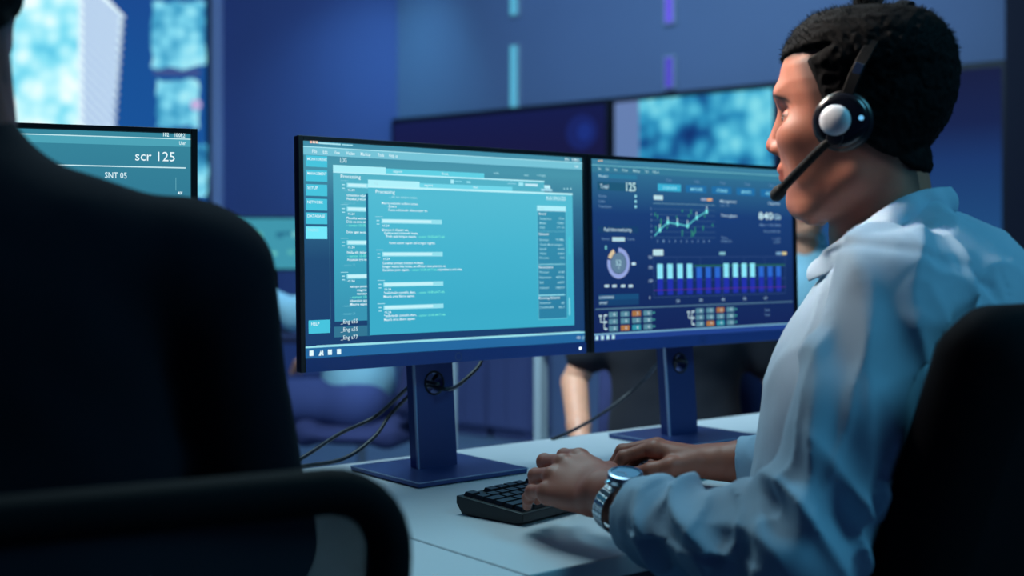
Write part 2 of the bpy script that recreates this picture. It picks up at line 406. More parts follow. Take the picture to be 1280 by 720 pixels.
def skin_cols(V, nails):
    c = np.zeros((len(V), 3)); c[:, 2] = .8
    for p, n in nails:
        c[:, 0] = np.maximum(c[:, 0], .35*np.exp(-((np.linalg.norm(V-p, axis=1))/.006)**4))
    return c
def skin_mat(name, base, hairc=(0.012, 0.009, 0.009)):
    m = pmat(name, base, rough=0.48, noise=0.10, nscale=60, bump=0.12, bscale=900, spec=0.45, sss=0.25)
    nt = m.node_tree; b = nt.nodes['Principled BSDF']; at_ = nt.nodes.new('ShaderNodeAttribute'); at_.attribute_name = 'tint'
    sp = nt.nodes.new('ShaderNodeSeparateXYZ'); nt.links.new(at_.outputs['Vector'], sp.inputs[0])
    src = b.inputs['Base Color'].links[0].from_socket
    lipc = (base[0]*.95, base[1]*.50, base[2]*.62, 1); warm = (min(1, base[0]*1.12), base[1]*.82, base[2]*.75, 1)
    for ch, c in (('Z', warm), ('X', lipc), ('Y', hairc+(1,))):
        mx = nt.nodes.new('ShaderNodeMix'); mx.data_type = 'RGBA'; mx.inputs['B'].default_value = c
        nt.links.new(src, mx.inputs['A']); nt.links.new(sp.outputs[ch], mx.inputs['Factor']); src = mx.outputs['Result']
    nt.links.new(src, b.inputs['Base Color']); return m
# ================================================================== THE ROOM
M = {}
M['wall'] = pmat('painted_wall', C(112, 128, 160), .85, noise=.06, nscale=2)
M['floor'] = pmat('floor_vinyl', C(120, 138, 158), .38, noise=.12, nscale=1.5, bump=.05)
M['ceil'] = pmat('ceiling_paint', C(90, 100, 120), .9)
M['darkpanel'] = pmat('dark_panel', C(40, 42, 66), .45, noise=.1, nscale=3)
M['desk'] = pmat('white_desk_laminate', C(206, 210, 216), .42, noise=.015, nscale=12)
M['deskleg'] = pmat('pale_steel', C(170, 185, 195), .35, metal=.2)
M['blackplastic'] = pmat('black_plastic', C(17, 18, 24), .42, noise=.1, nscale=80, bump=.05, bscale=1500)
M['bezel'] = pmat('monitor_shell', C(30, 34, 56), .38, noise=.05)
M['steel'] = pmat('dark_anodised_metal', C(66, 82, 138), .34, metal=.6, noise=.04, nscale=200)
M['chair'] = pmat('black_upholstery', C(9, 9, 15), .9, noise=.2, nscale=300, bump=.25, bscale=900, sheen=.0, spec=.15)
M['silver'] = pmat('brushed_steel', C(205, 208, 214), .25, metal=1.0, noise=.05, nscale=300)
M['edge'] = pmat('edge_highlight', C(150, 168, 200), .4, metal=.2)  # highlight put into the colour, for stand base and neck edges
M['cable'] = pmat('cable_rubber', C(34, 36, 46), .42)
M['suit'] = pmat('black_suit_wool', C(20, 21, 30), .95, noise=.25, nscale=400, bump=.2, bscale=1200, spec=.1)
M['hair'] = pmat('black_hair', (0.0028, 0.0024, 0.003, 1), .85, noise=.3, nscale=300, spec=.10)
M['skin'] = skin_mat('skin', C(166, 104, 84))
M['skin2'] = skin_mat('skin_light', C(215, 150, 122))
M['shirt'] = pmat('pale_blue_cotton', C(158, 180, 200), .85, noise=.03, nscale=90, bump=.12, bscale=1800, spec=.2, sheen=.15)
M['trousers'] = pmat('dark_trousers', C(30, 34, 52), .9, noise=.1, nscale=200)
M['shoe'] = pmat('black_leather', C(16, 16, 18), .35)

def structure(o): o['kind'] = 'structure'; return o
# floor / ceiling
mb = MB(); mb.box((4.0, 4.0, -.05), (18, 18, .1)); structure(mb.build('floor', M['floor']))
mb = MB(); mb.box((4.0, 4.0, 3.45), (18, 18, .1)); structure(mb.build('ceiling', M['ceil']))
# back wall (right part), runs from far left to near right
WA = cam2w(-.733, 8.0, 0); WB = cam2w(2.25, 5.49, 0)
wd = (WB-WA)/np.linalg.norm(WB-WA); wn = np.array([wd[1], -wd[0], 0]);
if (wn@(CAM-WA)) < 0: wn = -wn
def wallhit(px, py, off=0.0): return hit(px, py, WA+wn*off, wn)
def rotz(d): return Matrix.Rotation(math.atan2(d[1], d[0]), 3, 'Z')
def wallbox(mb, s0, s1, z0, z1, d0, d1, mi=0, A=WA, D=None, N=None):
    D = wd if D is None else D; N = wn if N is None else N
    ps = []
    for s, d in ((s0, d0), (s1, d0), (s1, d1), (s0, d1)): ps.append(A+D*s+N*d)
    vs = [(p[0], p[1], z0) for p in ps]+[(p[0], p[1], z1) for p in ps]
    mb.add(vs, [(0, 3, 2, 1), (4, 5, 6, 7), (0, 1, 5, 4), (1, 2, 6, 5), (2, 3, 7, 6), (3, 0, 4, 7)], mi)
def wc(p): return float((p-WA)@wd), float(p[2])
mb = MB(); wallbox(mb, -2.5, 7.5, 0, 3.4, -.15, 0); structure(mb.build('wall_back', M['wall']))
# horizontal beams on the upper wall (panel joints) as slim rails
for i, (pya, pyb) in enumerate(((28, 57), (52, 0))):
    pass
for zc in ():
    mb = MB(); wallbox(mb, -.6, 7.0, zc-.07, zc+.07, 0.0, .035); structure(mb.build('trim_%d' % (1 if zc < 2.5 else 2), M['wall'], bevel=.004))
# left wall: flat blue panel pillar and the display wall beside it
PZ = 8.0
lwn = -FWD; 
def panelpt(px, py, z=PZ): return at(px, py, z)
def facebox(mb, px0, px1, z, Z0, Z1, dep, mi=0):
    a = cam2w((px0-640)/FOC*z, z, 0); b = cam2w((px1-640)/FOC*z, z, 0); L = np.linalg.norm(b-a)
    wallbox(mb, 0, L, Z0, Z1, -dep, 0, mi, A=a, D=(b-a)/L, N=-FWD)
mb = MB(); facebox(mb, 276, 502, PZ, 0, 3.4, .5); structure(mb.build('wall_pillar', pmat('blue_panel', C(78, 92, 150), .75, noise=.05, nscale=2), smooth=True, bevel=.03, seg=3))
mb = MB(); facebox(mb, -500, 262, PZ+.25, 0, 3.4, .2); structure(mb.build('wall_left', M['wall']))
mb = MB(); facebox(mb, 263, 277, PZ-.05, 0, 3.4, .12); structure(mb.build('trim_3', pmat('grey_blue_mullion', C(170, 178, 215), .5), bevel=.01))

# ---- wall displays
class Screen:
    """display face: quads and lettering in the display's own plane; a: origin (left bottom), D right, N towards the viewer"""
    def __init__(s, a, D, U, N): s.a, s.D, s.U, s.N = [np.asarray(q, float) for q in (a, D, U, N)]; s.mb = MB(); s.mats = []; s.k = 0; s.cut = None
    def mi(s, m):
        if m not in s.mats: s.mats.append(m)
        return s.mats.index(m)
    def uv(s, px, py):
        p = hit(px, py, s.a, s.N)-s.a; return float(p@s.D), float(p@s.U)
    def P(s, u, v, k): return s.D*u+s.U*v+s.N*(k*.00012+.0002)
    def poly(s, uvs, m, k=1): s.mb.add([s.P(u, v, k) for u, v in uvs], [tuple(range(len(uvs)))], s.mi(m))
    def rect(s, u0, v0, u1, v1, m, k=1):
        s.poly([(u0, v0), (u1, v0), (u1, v1), (u0, v1)], m, k)
    def prect(s, x0, y0, x1, y1, m, k=1, h=None):
        """photo corners (top-left, bottom-right)"""
        u0, v1 = s.uv(x0, y0); u1, v0 = s.uv(x1, y1)
        if h: v0 = v1-h
        s.rect(u0, v0, u1, v1, m, k)
    def text(s, px, py, t, h, m, k=3, w=None, bold=0.0, px1=None, right=False):
        """px,py: photo position of the baseline start; h cap height in metres; px1: fit the width to end there"""
        u, v = s.uv(px, py); W = None
        if px1 is not None: W = abs(s.uv(px1, py)[0]-u)
        s.utext(u, v, t, h, m, k, W if W else w, bold, right)
    def utext(s, u, v, t, h, m, k=3, W=None, bold=0.0, right=False):
        V, F, wid = glyphs(t, round(bold*.4, 4))
        if not len(V): return
        sc = h/.73; sx = sc if W is None else W/max(wid, 1e-6)
        if right: u -= wid*sx
        s.mb.add([s.P(u+x*sx, v+y*sc, k) for x, y in V], F, s.mi(m))
    def build(s, parent, name='screen', loc=None):
        o = s.mb.build(name, s.mats, None, tuple(s.a)); 
        if parent: o.parent = parent; o.location = Vector(s.a)-parent.location
        return o
_gl = {}
def glyphs(t, bold=0.0):
    k = (t, bold)
    if k in _gl: return _gl[k]
    cu = bpy.data.curves.new('t', 'FONT'); cu.body = t; cu.size = 1; cu.resolution_u = 2; cu.offset = bold
    o = bpy.data.objects.new('t', cu); COL.objects.link(o)
    dg = bpy.context.evaluated_depsgraph_get(); me = o.evaluated_get(dg).to_mesh()
    V = [(v.co.x, v.co.y) for v in me.vertices]; F = [tuple(p.vertices) for p in me.polygons]
    if V:
        x0 = min(v[0] for v in V); V = [(x-x0, y) for x, y in V]; w = max(v[0] for v in V)
    else: w = 0
    o.to_mesh_clear(); bpy.data.objects.remove(o); bpy.data.curves.remove(cu)
    _gl[k] = (V, F, w); return _gl[k]

mapL = mapmat('city_map_lights', [(0, (70, 185, 222)), (.25, (130, 222, 242)), (.5, (190, 245, 252)), (.72, (238, 252, 255))], 9, 1.05)
mapL2 = mapmat('city_map_lights_dim', [(0, (25, 95, 150)), (.3, (70, 165, 205)), (.55, (125, 215, 240)), (.8, (165, 235, 248))], 12)
mapR = mapmat('city_map_lights_blue', [(0, (18, 50, 110)), (.22, (22, 80, 140)), (.42, (45, 145, 190)), (.62, (85, 190, 220)), (.85, (130, 220, 235))], 10)
# big video wall on the left
z0 = PZ+.03; a = cam2w((-330-640)/FOC*z0, z0, 1.30); b = cam2w((262-640)/FOC*z0, z0, 1.30); L = np.linalg.norm(b-a)
vw = empty('video_wall', tuple(a+np.array([0, 0, -.02])), 'large blue video wall behind the man in black, showing bright cyan city maps', 'display')
mb = MB(); wallbox(mb, -.02, L+.0, 1.26, 3.32, -.12, -.004, A=a, D=(b-a)/L, N=-FWD); mb.build('casing', M['blackplastic'], vw, world=True)
s = Screen(a, (b-a)/L, UP, -FWD)
s.rect(0, 0, L-.02, 2.0, gradmat('video_wall_blue', [(0, (24, 86, 158)), (.5, (26, 80, 150)), (1, (30, 66, 138))], 0, 2.0), 0)
def ppoly(s, pts, m, k): s.poly([s.uv(x, y) for x, y in pts], m, k)
# map with scalloped edge
edge = []
for i in range(18):
    t = i/17; y = 22+t*(186-22); x = 156-t*13; edge += [(x+1, y), (x-6.5, y+4.8)]
ppoly(s, [(-120, -60), (60, -75), (137, 0)]+edge+[(140, 195), (-120, 195)], mapL, 1)
stripe = emat((140, 172, 222), 1.0)
ppoly(s, [(98, -34), (137, 0)]+edge+[(140, 195), (98, 195)], emat((222, 244, 255)), 2)
for i in range(15):
    y = -18+i*11.5; ppoly(s, [(104, y), (149-i*.6, y+40), (149-i*.6, y+46), (104, y+6)], stripe, 3)
for (x0, y0, x1, y1) in ((190, 3, 257, 84), (196, 101, 249, 158), (238, 180, 259, 245)):
    pts = []
    n = 7
    for i in range(n): pts.append((x0+(x1-x0)*i/n, y0+random.uniform(-3, 3)))
    for i in range(n): pts.append((x1+random.uniform(-2, 2), y0+(y1-y0)*i/n))
    for i in range(n): pts.append((x1-(x1-x0)*i/n, y1+random.uniform(-4, 4)))
    for i in range(n): pts.append((x0+random.uniform(-2, 2), y1-(y1-y0)*i/n))
    ppoly(s, pts, mapL2, 1)
ppoly(s, [(192, 86), (250, 88), (250, 94), (192, 93)], emat((70, 84, 140)), 1)
ppoly(s, [(245+7*math.cos(t*.52), 131+7*math.sin(t*.52)) for t in range(12)], emat((196, 176, 222)), 3)
s.build(vw)
# dark strip of displays along the back wall: three units
u0, zt = wc(wallhit(497, 150)); 
def wall_display(name, pxa, pxb, ztop, zbot, mat, label, extra=None, group=None):
    ua = wc(wallhit(pxa, 200))[0]; ub = wc(wallhit(pxb, 200))[0]
    p0 = WA+wd*ua; e = empty(name, (p0[0], p0[1], zbot), label, 'display', group)
    mb = MB(); wallbox(mb, ua+.01, ub-.01, zbot, ztop, .002, .07); mb.build('casing', M['blackplastic'], e, world=True, bevel=.006)
    s = Screen(p0+wn*.0705+UP*zbot, wd, UP, wn); W = ub-ua; H = ztop-zbot
    s.rect(.03, .03, W-.03, H-.03, mat, 0)
    if extra: extra(s, W, H)
    s.build(e); return e
ZT = zt
def ex1(s, W, H):
    c = s.uv(727, 165); r = .10
    s.poly([(c[0]+r*1.1*math.cos(t*.35), c[1]+r*math.sin(t*.35)) for t in range(18)], emat((26, 38, 100)), 1)
    s.poly([(c[0]+r*.5*math.cos(t*.35)+.02, c[1]+r*.5*math.sin(t*.35)) for t in range(18)], emat((28, 48, 124)), 2)
wall_display('wall_display', 497, 772, ZT, ZT-1.05, gradmat('dark_display_image', [(0, (22, 22, 60)), (.6, (26, 25, 62)), (1, (22, 30, 78))], 0, 1.05), 'dark wall display with a faint blue disc, beside the map display', ex1)
def ex2(s, W, H):
    s.rect(.03, .03, .19, H-.03, gradmat('grey_column', [(0, (92, 128, 176)), (1, (104, 128, 178))], 0, 1.1), 1)
    a_, b_ = s.uv(966, 107)[0], W-.03
    s.rect(a_, .03, b_, H-.03, emat((24, 30, 78)), 1)
wall_display('wall_display', 772, 985, ZT+.0, ZT-1.05, mapR, 'wall display showing a glowing cyan city map, above the dashboard monitor', ex2)
wall_display('wall_display', 985, 1268, ZT+.0, ZT-1.35, gradmat('blue_display_image', [(0, (30, 70, 120)), (.45, (32, 74, 124)), (.68, (28, 56, 108)), (.8, (25, 38, 80)), (1, (25, 32, 66))], 0, 1.35), 'wall display glowing soft blue behind the seated man with the headset')
mb = MB(); ua = wc(wallhit(1268, 200))[0]; wallbox(mb, ua, ua+.5, 0, 2.6, 0, .12); structure(mb.build('wall_column', pmat('dark_column', C(14, 15, 40), .8)))
# light strips in the wall
def lstrip(px, py0, py1, col, label, st):
    u, z1 = wc(wallhit(px, py0)); _, z0 = wc(wallhit(px, py1)); w = .045
    e = empty('light_strip', tuple(WA+wd*u+UP*z0), label, 'light', 'light strips set in the back wall')
    mb = MB(); wallbox(mb, u-w*.5-.012, u+w*.5+.012, z0, z1, 0.001, .02); mb.build('channel', M['deskleg'], e, world=True)
    mb = MB(); wallbox(mb, u-w*.5, u+w*.5, z0+.01, z1-.01, .0205, .028); mb.build('diffuser', emat(col, st), e, world=True)
    p = WA+wd*(u-.16)+UP*((z0+z1)/2)+wn*.12; return p
lstrip(645, -60, 21, (88, 178, 212), 'cyan light strip near the top of the wall, the upper one of its column', 1.0)
lstrip(645, 56, 136, (88, 178, 212), 'cyan light strip above the dark wall display, lower one of its column', 1.0)
lstrip(839, -60, 31, (104, 92, 226), 'violet light strip at the top of the wall, upper one of its column', 1.0)
lstrip(839, 70, 112, (84, 78, 196), 'short violet light strip just above the city map display', 1.0)

# ================================================================== DESKS
mb = MB(); mb.box((.77, -.1645, .7275), (1.566, .711, .025))
dk = empty('desk', (.77, -.16, 0), 'white desk under the keyboard and the two dashboard monitors', 'desk', None)
mb.build('desktop', M['desk'], dk, world=True, bevel=.003, seg=3)
def desk_frame(dk, x0, x1, y0, y1, h=.715):
    for x in (x0, x1):
        for y in (y0, y1):
            MB().box((x, y, h/2+.01), (.05, .05, h-.02)).build('leg', M['deskleg'], dk, world=True, bevel=.004)
            MB().cyl((x, y, .0), (x, y, .012), .028).build('foot', M['blackplastic'], dk, world=True)
    mb = MB(); mb.box(((x0+x1)/2, y1-.05, h-.16), (x1-x0-.05, .018, .3)); mb.build('modesty_panel', pmat('navy_panel', C(44, 52, 90), .6), dk, world=True, bevel=.002)
    mb = MB(); mb.box(((x0+x1)/2, y0+.0, h-.03), (x1-x0-.05, .03, .05)); mb.build('rail', pmat('navy_rail', C(40, 46, 80), .5), dk, world=True, bevel=.002)
desk_frame(dk, .06, 1.48, -.47, .12)
dk2 = empty('desk', (-.8, -.16, 0), 'white desk in front of the man in black suit, joined to the next desk', 'desk', None)
mb = MB(); mb.box((-.816, -.1645, .7275), (1.60, .711, .025)); mb.build('desktop', M['desk'], dk2, world=True, bevel=.003, seg=3)
desk_frame(dk2, -1.56, -.08, -.47, .12)

# ================================================================== MONITORS
MW, MH = .540, .330; ZB = .74+.1705                                  # outer size, height of the lower edge
def monitor(loc, ang, tilt, label, content, neckx=0.0):
    """loc: world point on the desk under the middle of the display front; ang: turn about Z"""
    e = empty('monitor', loc, label, 'monitor')
    X = np.array([math.cos(ang), math.sin(ang), 0]); Y = np.array([-math.sin(ang), math.cos(ang), 0])
    Ut = UP*math.cos(tilt)+Y*math.sin(tilt); Nt = -Y*math.cos(tilt)+UP*math.sin(tilt)          # up and outward normal of the display
    O = np.array(loc)-X*MW/2+UP*(ZB-.74)
    T = lambda u, d, v: O+X*u-Nt*d+Ut*v                               # u right, d backwards, v up
    def bx(mb, u0, u1, d0, d1, v0, v1, mi=0, ins=0.0):
        vs = [T(u, d, v) for v, i in ((v0, 0), (v1, 0)) for u, d in ((u0, d0), (u1, d0), (u1-ins, d1), (u0+ins, d1))]
        mb.add(vs, [(3, 2, 1, 0), (4, 5, 6, 7), (0, 1, 5, 4), (1, 2, 6, 5), (2, 3, 7, 6), (3, 0, 4, 7)], mi)
    mb = MB(); bx(mb, 0, MW, .0045, .014, 0, MH); bx(mb, .02, MW-.02, .014, .022, .02, MH-.02, ins=.01)
    mb.build('back_shell', M['bezel'], e, world=True, bevel=.002)
    mb = MB(); bx(mb, .13, .41, .022, .05, .05, .22, ins=.03); mb.build('rear_housing', M['bezel'], e, world=True, bevel=.006)
    mb = MB()                                                        # slim frame round the panel
    bx(mb, 0, .008, 0, .0045, 0, MH); bx(mb, MW-.008, MW, 0, .0045, 0, MH); bx(mb, .008, MW-.008, 0, .0045, MH-.0065, MH)
    mb.build('frame', M['blackplastic'], e, world=True, bevel=.0008)
    mb = MB(); bx(mb, .008, MW-.008, 0, .0045, 0, .0185); mb.build('lower_bezel', pmat('navy_bezel', C(58, 82, 156), .42), e, world=True, bevel=.0008)
    # logo ring and power light
    lb = MB(); c = T(MW/2, -.0004, .0085); n = 20
    for k in range(n):
        a0, a1 = 2*math.pi*k/n, 2*math.pi*(k+1)/n
        for (r0, r1) in ((.0052, .0062),):
            P = lambda a_, r_: c+X*math.cos(a_)*r_+Ut*math.sin(a_)*r_
            lb.add([P(a0, r0), P(a0, r1), P(a1, r1), P(a1, r0)], [(0, 1, 2, 3)])
    lo = lb.build('logo', pmat('logo_silver', C(120, 128, 160), .3, metal=.8), e, world=True); lo['label'] = 'small silver ring mark'
    mb = MB(); mb.cyl(T(MW-.022, .001, .009), T(MW-.022, -.0006, .009), .0022, seg=16); po = mb.build('power_light', emat((225, 250, 255), 2.2), e, world=True); po['label'] = 'small white power light'
    # stand
    c0 = np.array(loc)*[1, 1, 0]+X*neckx+Y*.035; Zd = .74
    mb = MB(); 
    for (z, g) in ((0.0, 0.002), (.009, 0)):
        pass
    bs = [c0+X*sx*.101+Y*sy*.093 for sx, sy in ((-1, -1), (1, -1), (1, 1), (-1, 1))]
    mb.add([(p[0], p[1], Zd+.0005) for p in bs]+[(p[0], p[1], Zd+.0085) for p in bs], [(3, 2, 1, 0), (4, 5, 6, 7), (0, 1, 5, 4), (1, 2, 6, 5), (2, 3, 7, 6), (3, 0, 4, 7)])
    mb.build('stand_base', M['steel'], e, world=True, bevel=.0025, seg=3)
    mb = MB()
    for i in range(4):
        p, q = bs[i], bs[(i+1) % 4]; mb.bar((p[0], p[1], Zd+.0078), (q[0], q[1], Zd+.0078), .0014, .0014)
    et = mb.build('base_highlight', M['edge'], e, world=True); et['label'] = 'bright bevelled edge line of the stand base'.replace('bevelled ', '')  # thin pale bars standing in for the base's bevel highlight
    # neck: slab with a round cable hole
    hw = .036; zt_ = .235; zh = .128; rh = .017; lean = .055; seg = 32; base0 = c0+Y*.012
    def NP(x, z, d): return base0+X*x+UP*(Zd+.008+z)+Y*(d+lean*(z/zt_)*.35)
    inner = [(rh*math.cos(2*math.pi*k/seg), zh+rh*math.sin(2*math.pi*k/seg)) for k in range(seg)]
    outer = []
    for k in range(seg):
        a_ = 2*math.pi*k/seg; cx, sz = math.cos(a_), math.sin(a_)
        t = min(hw/abs(cx) if abs(cx) > 1e-6 else 9, (hw)/abs(sz) if abs(sz) > 1e-6 else 9); outer.append((cx*t, zh+sz*t))
    mb = MB(); dF, dB = -.011, .011
    vs = [NP(x, z, dF) for x, z in inner]+[NP(x, z, dF) for x, z in outer]+[NP(x, z, dB) for x, z in inner]+[NP(x, z, dB) for x, z in outer]; fs = []
    for k in range(seg):
        k2 = (k+1) % seg; fs += [(k, seg+k, seg+k2, k2), (2*seg+k, 2*seg+k2, 3*seg+k2, 3*seg+k), (k, k2, 2*seg+k2, 2*seg+k), (seg+k, 3*seg+k, 3*seg+k2, seg+k2)]
    mb.add(vs, fs)
    def slab(za, zb):
        q = [NP(x, z, d) for z in (za, zb) for x, d in ((-hw, dF), (hw, dF), (hw, dB), (-hw, dB))]
        mb.add(q, [(3, 2, 1, 0), (4, 5, 6, 7), (0, 1, 5, 4), (1, 2, 6, 5), (2, 3, 7, 6), (3, 0, 4, 7)])
    slab(0, zh-hw); slab(zh+hw, zt_+.03); mb.build('stand_neck', M['steel'], e, world=True)
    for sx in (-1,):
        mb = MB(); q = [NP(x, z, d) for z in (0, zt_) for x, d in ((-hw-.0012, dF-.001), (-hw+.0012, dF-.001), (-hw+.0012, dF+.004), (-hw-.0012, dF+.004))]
        mb.add(q, [(3, 2, 1, 0), (4, 5, 6, 7), (0, 1, 5, 4), (1, 2, 6, 5), (2, 3, 7, 6), (3, 0, 4, 7)]); eo = mb.build('neck_highlight', M['edge'], e, world=True); eo['label'] = 'highlight line painted on the edge of the neck'  # pale strip painted as the light line on the neck's corner
    mb = MB(); tor = [NP(rh*1.02*math.cos(2*math.pi*k/24), zh+rh*1.02*math.sin(2*math.pi*k/24), dF-.0005) for k in range(25)]; mb.tube(tor, .0016, 6, False); mb.build('cable_ring', M['blackplastic'], e, world=True, smooth=True)
    s = Screen(T(0, 0.0042, 0), X, Ut, Nt)
    content(s); s.build(e)
    e['_neck'] = [float(q) for q in NP(0, zh, 0)]; hole = NP(0, zh, 0); del e['_neck']
    return e, hole, NP
def rows_text(s, x0, y0, dy, items, h, m):
    for i, (dx, t, w) in enumerate(items): pass
WHT = emat((226, 250, 255)); PALE = emat((170, 228, 240)); MINT = emat((120, 240, 220))
def window_bar(s, u0, v, W, hb, tabw, k):
    pass
def content_log(s):
    A0 = (.0085, .019, MW-.0085, MH-.007)
    s.rect(*A0, gradmat('log_desktop', [(0, (28, 62, 110)), (.45, (33, 74, 116)), (.72, (52, 112, 146)), (.9, (74, 150, 172)), (1, (66, 140, 166))], .019, MH-.007), 0)
    H = MH
    s.rect(.0085, .3035, MW-.0085, .3150, emat((118, 196, 216)), 1); s.rect(.0085, .3142, MW-.0085, .3156, emat((165, 228, 240)), 2)
    # title dots and menu
    for i in range(3):
        u, v = s.uv(388.5+i*3.6, 177.5+i*.2); s.rect(u-.0018, v-.0016, u+.0018, v+.0016, emat((250, 220, 200)) if i else emat((255, 190, 170)), 2)
    u, v = s.uv(398, 179); s.rect(u, v-.001, u+.036, v+.0012, PALE, 2); s.rect(u+.038, v-.0008, u+.056, v+.0008, PALE, 2)
    for px, t, w in ((390, 'File', 5), (403.5, 'Edit', 5), (417.5, 'View', 6), (432, 'Window', 10), (450.5, 'Markup', 11), (472, 'Tools', 7), (486, 'Help us', 10)):
        u, _ = s.uv(px, 187); s.utext(u, .3065, t, .0052, WHT, 3, w*.00135*1.12, .01)
    u, _ = s.uv(706, 200); s.utext(u, .3175, 'EN', .0042, WHT, 3, .008, .02); u, _ = s.uv(714.5, 200); s.utext(u, .3175, '10:08:21', .0042, WHT, 3, .016, .02)
    u, _ = s.uv(718, 205); s.utext(u, .3065, 'User', .0052, WHT, 3, .009, .01)
    # side buttons
    for i, (y0, y1, t) in enumerate(((194, 209, 'MONITORING'), (212, 227, 'MANAGEMENT'), (230, 245, 'SETUP'), (248, 263, 'NETWORK'), (265.5, 280, 'DATABASE'), (283, 298.5, 'TASKS'))):
        m = emat((72, 196, 222) if i < 5 else (116, 234, 252)); s.prect(382, y0, 409, y1+.3, m, 1)
        u, v = s.uv(384, y0+6.2); W = {0: .031, 1: .031, 2: .017, 3: .025, 4: .028, 5: .018}[i]; s.utext(u, v, t, .0042, WHT if i < 5 else PALE, 3, W, .02)
    s.prect(385.5, 400.5, 412.5, 416, emat((72, 196, 222)), 1); s.text(389, 407, 'HELP', .005, WHT, 3, px1=399, bold=.02)
    u, _ = s.uv(412, 300); s.rect(u-.0005, .06, u, .283, emat((60, 120, 150)), 1)
    s.text(425, 203, 'LOG', .0075, WHT, 3, px1=433, bold=.01)
    for i, (y, t, a_) in enumerate(((404.5, '_Eng s55', 0), (414.5, '_Eng s55', 1), (424.5, '_Eng s77', 0))):
        if a_: s.prect(417.5, 408.5, 463.5, 419.5, emat((52, 118, 148)), 1)
        s.text(425.5, y, t, .0060, WHT, 3, px1=447)
    # rear window
    back = gradmat('rear_window_fill', [(0, (58, 150, 180)), (.5, (66, 172, 198)), (1, (84, 178, 200))], .085, .27)
    ur0, vr1 = s.uv(416, 206); ur1, _ = s.uv(680, 224); _, vr0 = s.uv(420, 402)
    s.rect(ur0, vr0, ur1, vr1-.009, back, 1); s.rect(ur0, vr1-.009, s.uv(482, 210)[0], vr1, emat((170, 240, 250)), 2)
    s.rect(s.uv(482, 210)[0], vr1-.009, s.uv(605, 216)[0], vr1-.0015, emat((96, 208, 228)), 2); s.rect(ur0, vr1-.0112, ur1, vr1-.009, emat((180, 240, 250)), 3)
    u, _ = s.uv(491, 212); s.utext(u, vr1-.007, 'report', .004, WHT, 4, .016); u, _ = s.uv(552, 214); s.utext(u, vr1-.007, 'list', .004, WHT, 4, .012)
    for px, py, w in ((617, 216, .010), (655, 218.5, .009), (671, 219, .018)): u, v = s.uv(px, py); s.utext(u, v-.002, 'mode' if w < .02 and px < 670 else '+ 4 tabs', .0042, PALE, 3, w)
    s.text(425.5, 222.5, 'Processing', .0056, WHT, 4, px1=450.5, bold=.02)
    def block(px, py, w, k, lines, dim=False):
        """a log entry: two tick marks, a bright bar with a caption under it, then text lines"""
        s.prect(px-1.5, py-4, px+8, py-3.4, PALE, k+1)
        u, v = s.uv(px, py); s.rect(u, v-.0022, u+.005, v-.0006, PALE, k+1); s.rect(u, v-.0072, u+.005, v-.0058, PALE, k+1)
        ub = s.uv(px+6.2, py)[0]; s.rect(ub, v-.0052, ub+w, v+.0014, emat((150, 226, 240)), k+1); s.rect(ub+.002, v-.0036, ub+w*.82, v+.0002, emat((198, 244, 252)), k+2)
        s.utext(ub+.002, v-.0102, '15.24', .0034, WHT, k+2, .011, .02)
        for (dx, dy, t, px1, mt) in lines: s.text(dx, dy, t, .0038, mt, k+2, px1=px1, bold=.03)
    for py, ls in ((229.5, [(433, 245.3, 'consectetur adipiscing', 462.5, WHT), (433, 250, 'Phasellus pretium nisl', 462.5, WHT)]),
                   (259.5, [(433, 274, 'Phasellus euismod a', 462.5, WHT), (433, 278.5, 'Duis eu arcu at nisl', 462.5, WHT), (433, 283, '- cursor 10-00-64', 462.5, MINT), (433, 291.5, 'Enim eget auctor si', 463, WHT)]),
                   (301.5, [(433.5, 317, 'Nulla elit dolor fau', 463.5, WHT), (433.5, 321.5, '- cursor 10-00-64', 463.5, MINT), (433.5, 326, 'Accumsan orci mauris', 463.5, WHT)]),
                   (344.0, [(437, 359.5, 'natoque penatibus', 464, WHT), (446, 364, 'magnis dis', 464, WHT), (446, 368.5, 'nascetur rid', 464, WHT), (437, 373, '- cursor 10-00', 464, MINT), (437, 377.5, 'bibendum accum', 464, WHT), (437, 382, 'Mauris sapien a', 464, WHT)])):
        block(427, py, .040, 2, ls)
    for y, t in ((239, '- session 10'), (255, '- session 24'), (333, '- session 32'), (352, '- monitor'), (384, '- monitor 10'), (394, '- monitor 24')): s.text(427.5, y, t, .004, emat((104, 186, 208)), 2, px1=444)
    # the small icons row between the windows
    for x0, y0, x1, y1, c in ((563, 224.5, 567, 229.5, (170, 236, 248)), (568, 226, 577, 227.5, (130, 214, 232)), (583, 226.5, 588, 229, (150, 225, 240)), (634, 229, 645, 230.2, (150, 215, 232)), (648, 228, 654, 232.5, (160, 232, 245)), (656, 229.4, 672, 233, (196, 236, 248)), (680, 231.5, 687.5, 236, (190, 240, 252)), (676, 236, 690, 239, (170, 225, 245))):
        s.prect(x0, y0, x1, y1, emat(c), 3)
    # front window
    front = gradmat('front_window_fill', [(0, (60, 172, 202)), (.5, (70, 180, 208)), (1, (84, 188, 212))], .085, .25)
    uf0, vf1 = s.uv(459.5, 224.5); uf1 = s.uv(715, 240)[0]; vf0 = s.uv(464, 419)[1]
    s.rect(uf0-.004, vf0-.001, uf0, vf1-.02, emat((34, 98, 134)), 6); s.rect(uf0, vf0, uf1, vf1-.0115, front, 6)
    s.rect(uf0, vf1-.0085, s.uv(524, 230)[0], vf1, emat((176, 242, 252)), 7); s.rect(s.uv(524, 230)[0], vf1-.0085, s.uv(640, 234)[0], vf1-.002, emat((112, 214, 234)), 7)
    s.rect(uf0, vf1-.0115, uf1, vf1-.0085, emat((186, 244, 252)), 8)
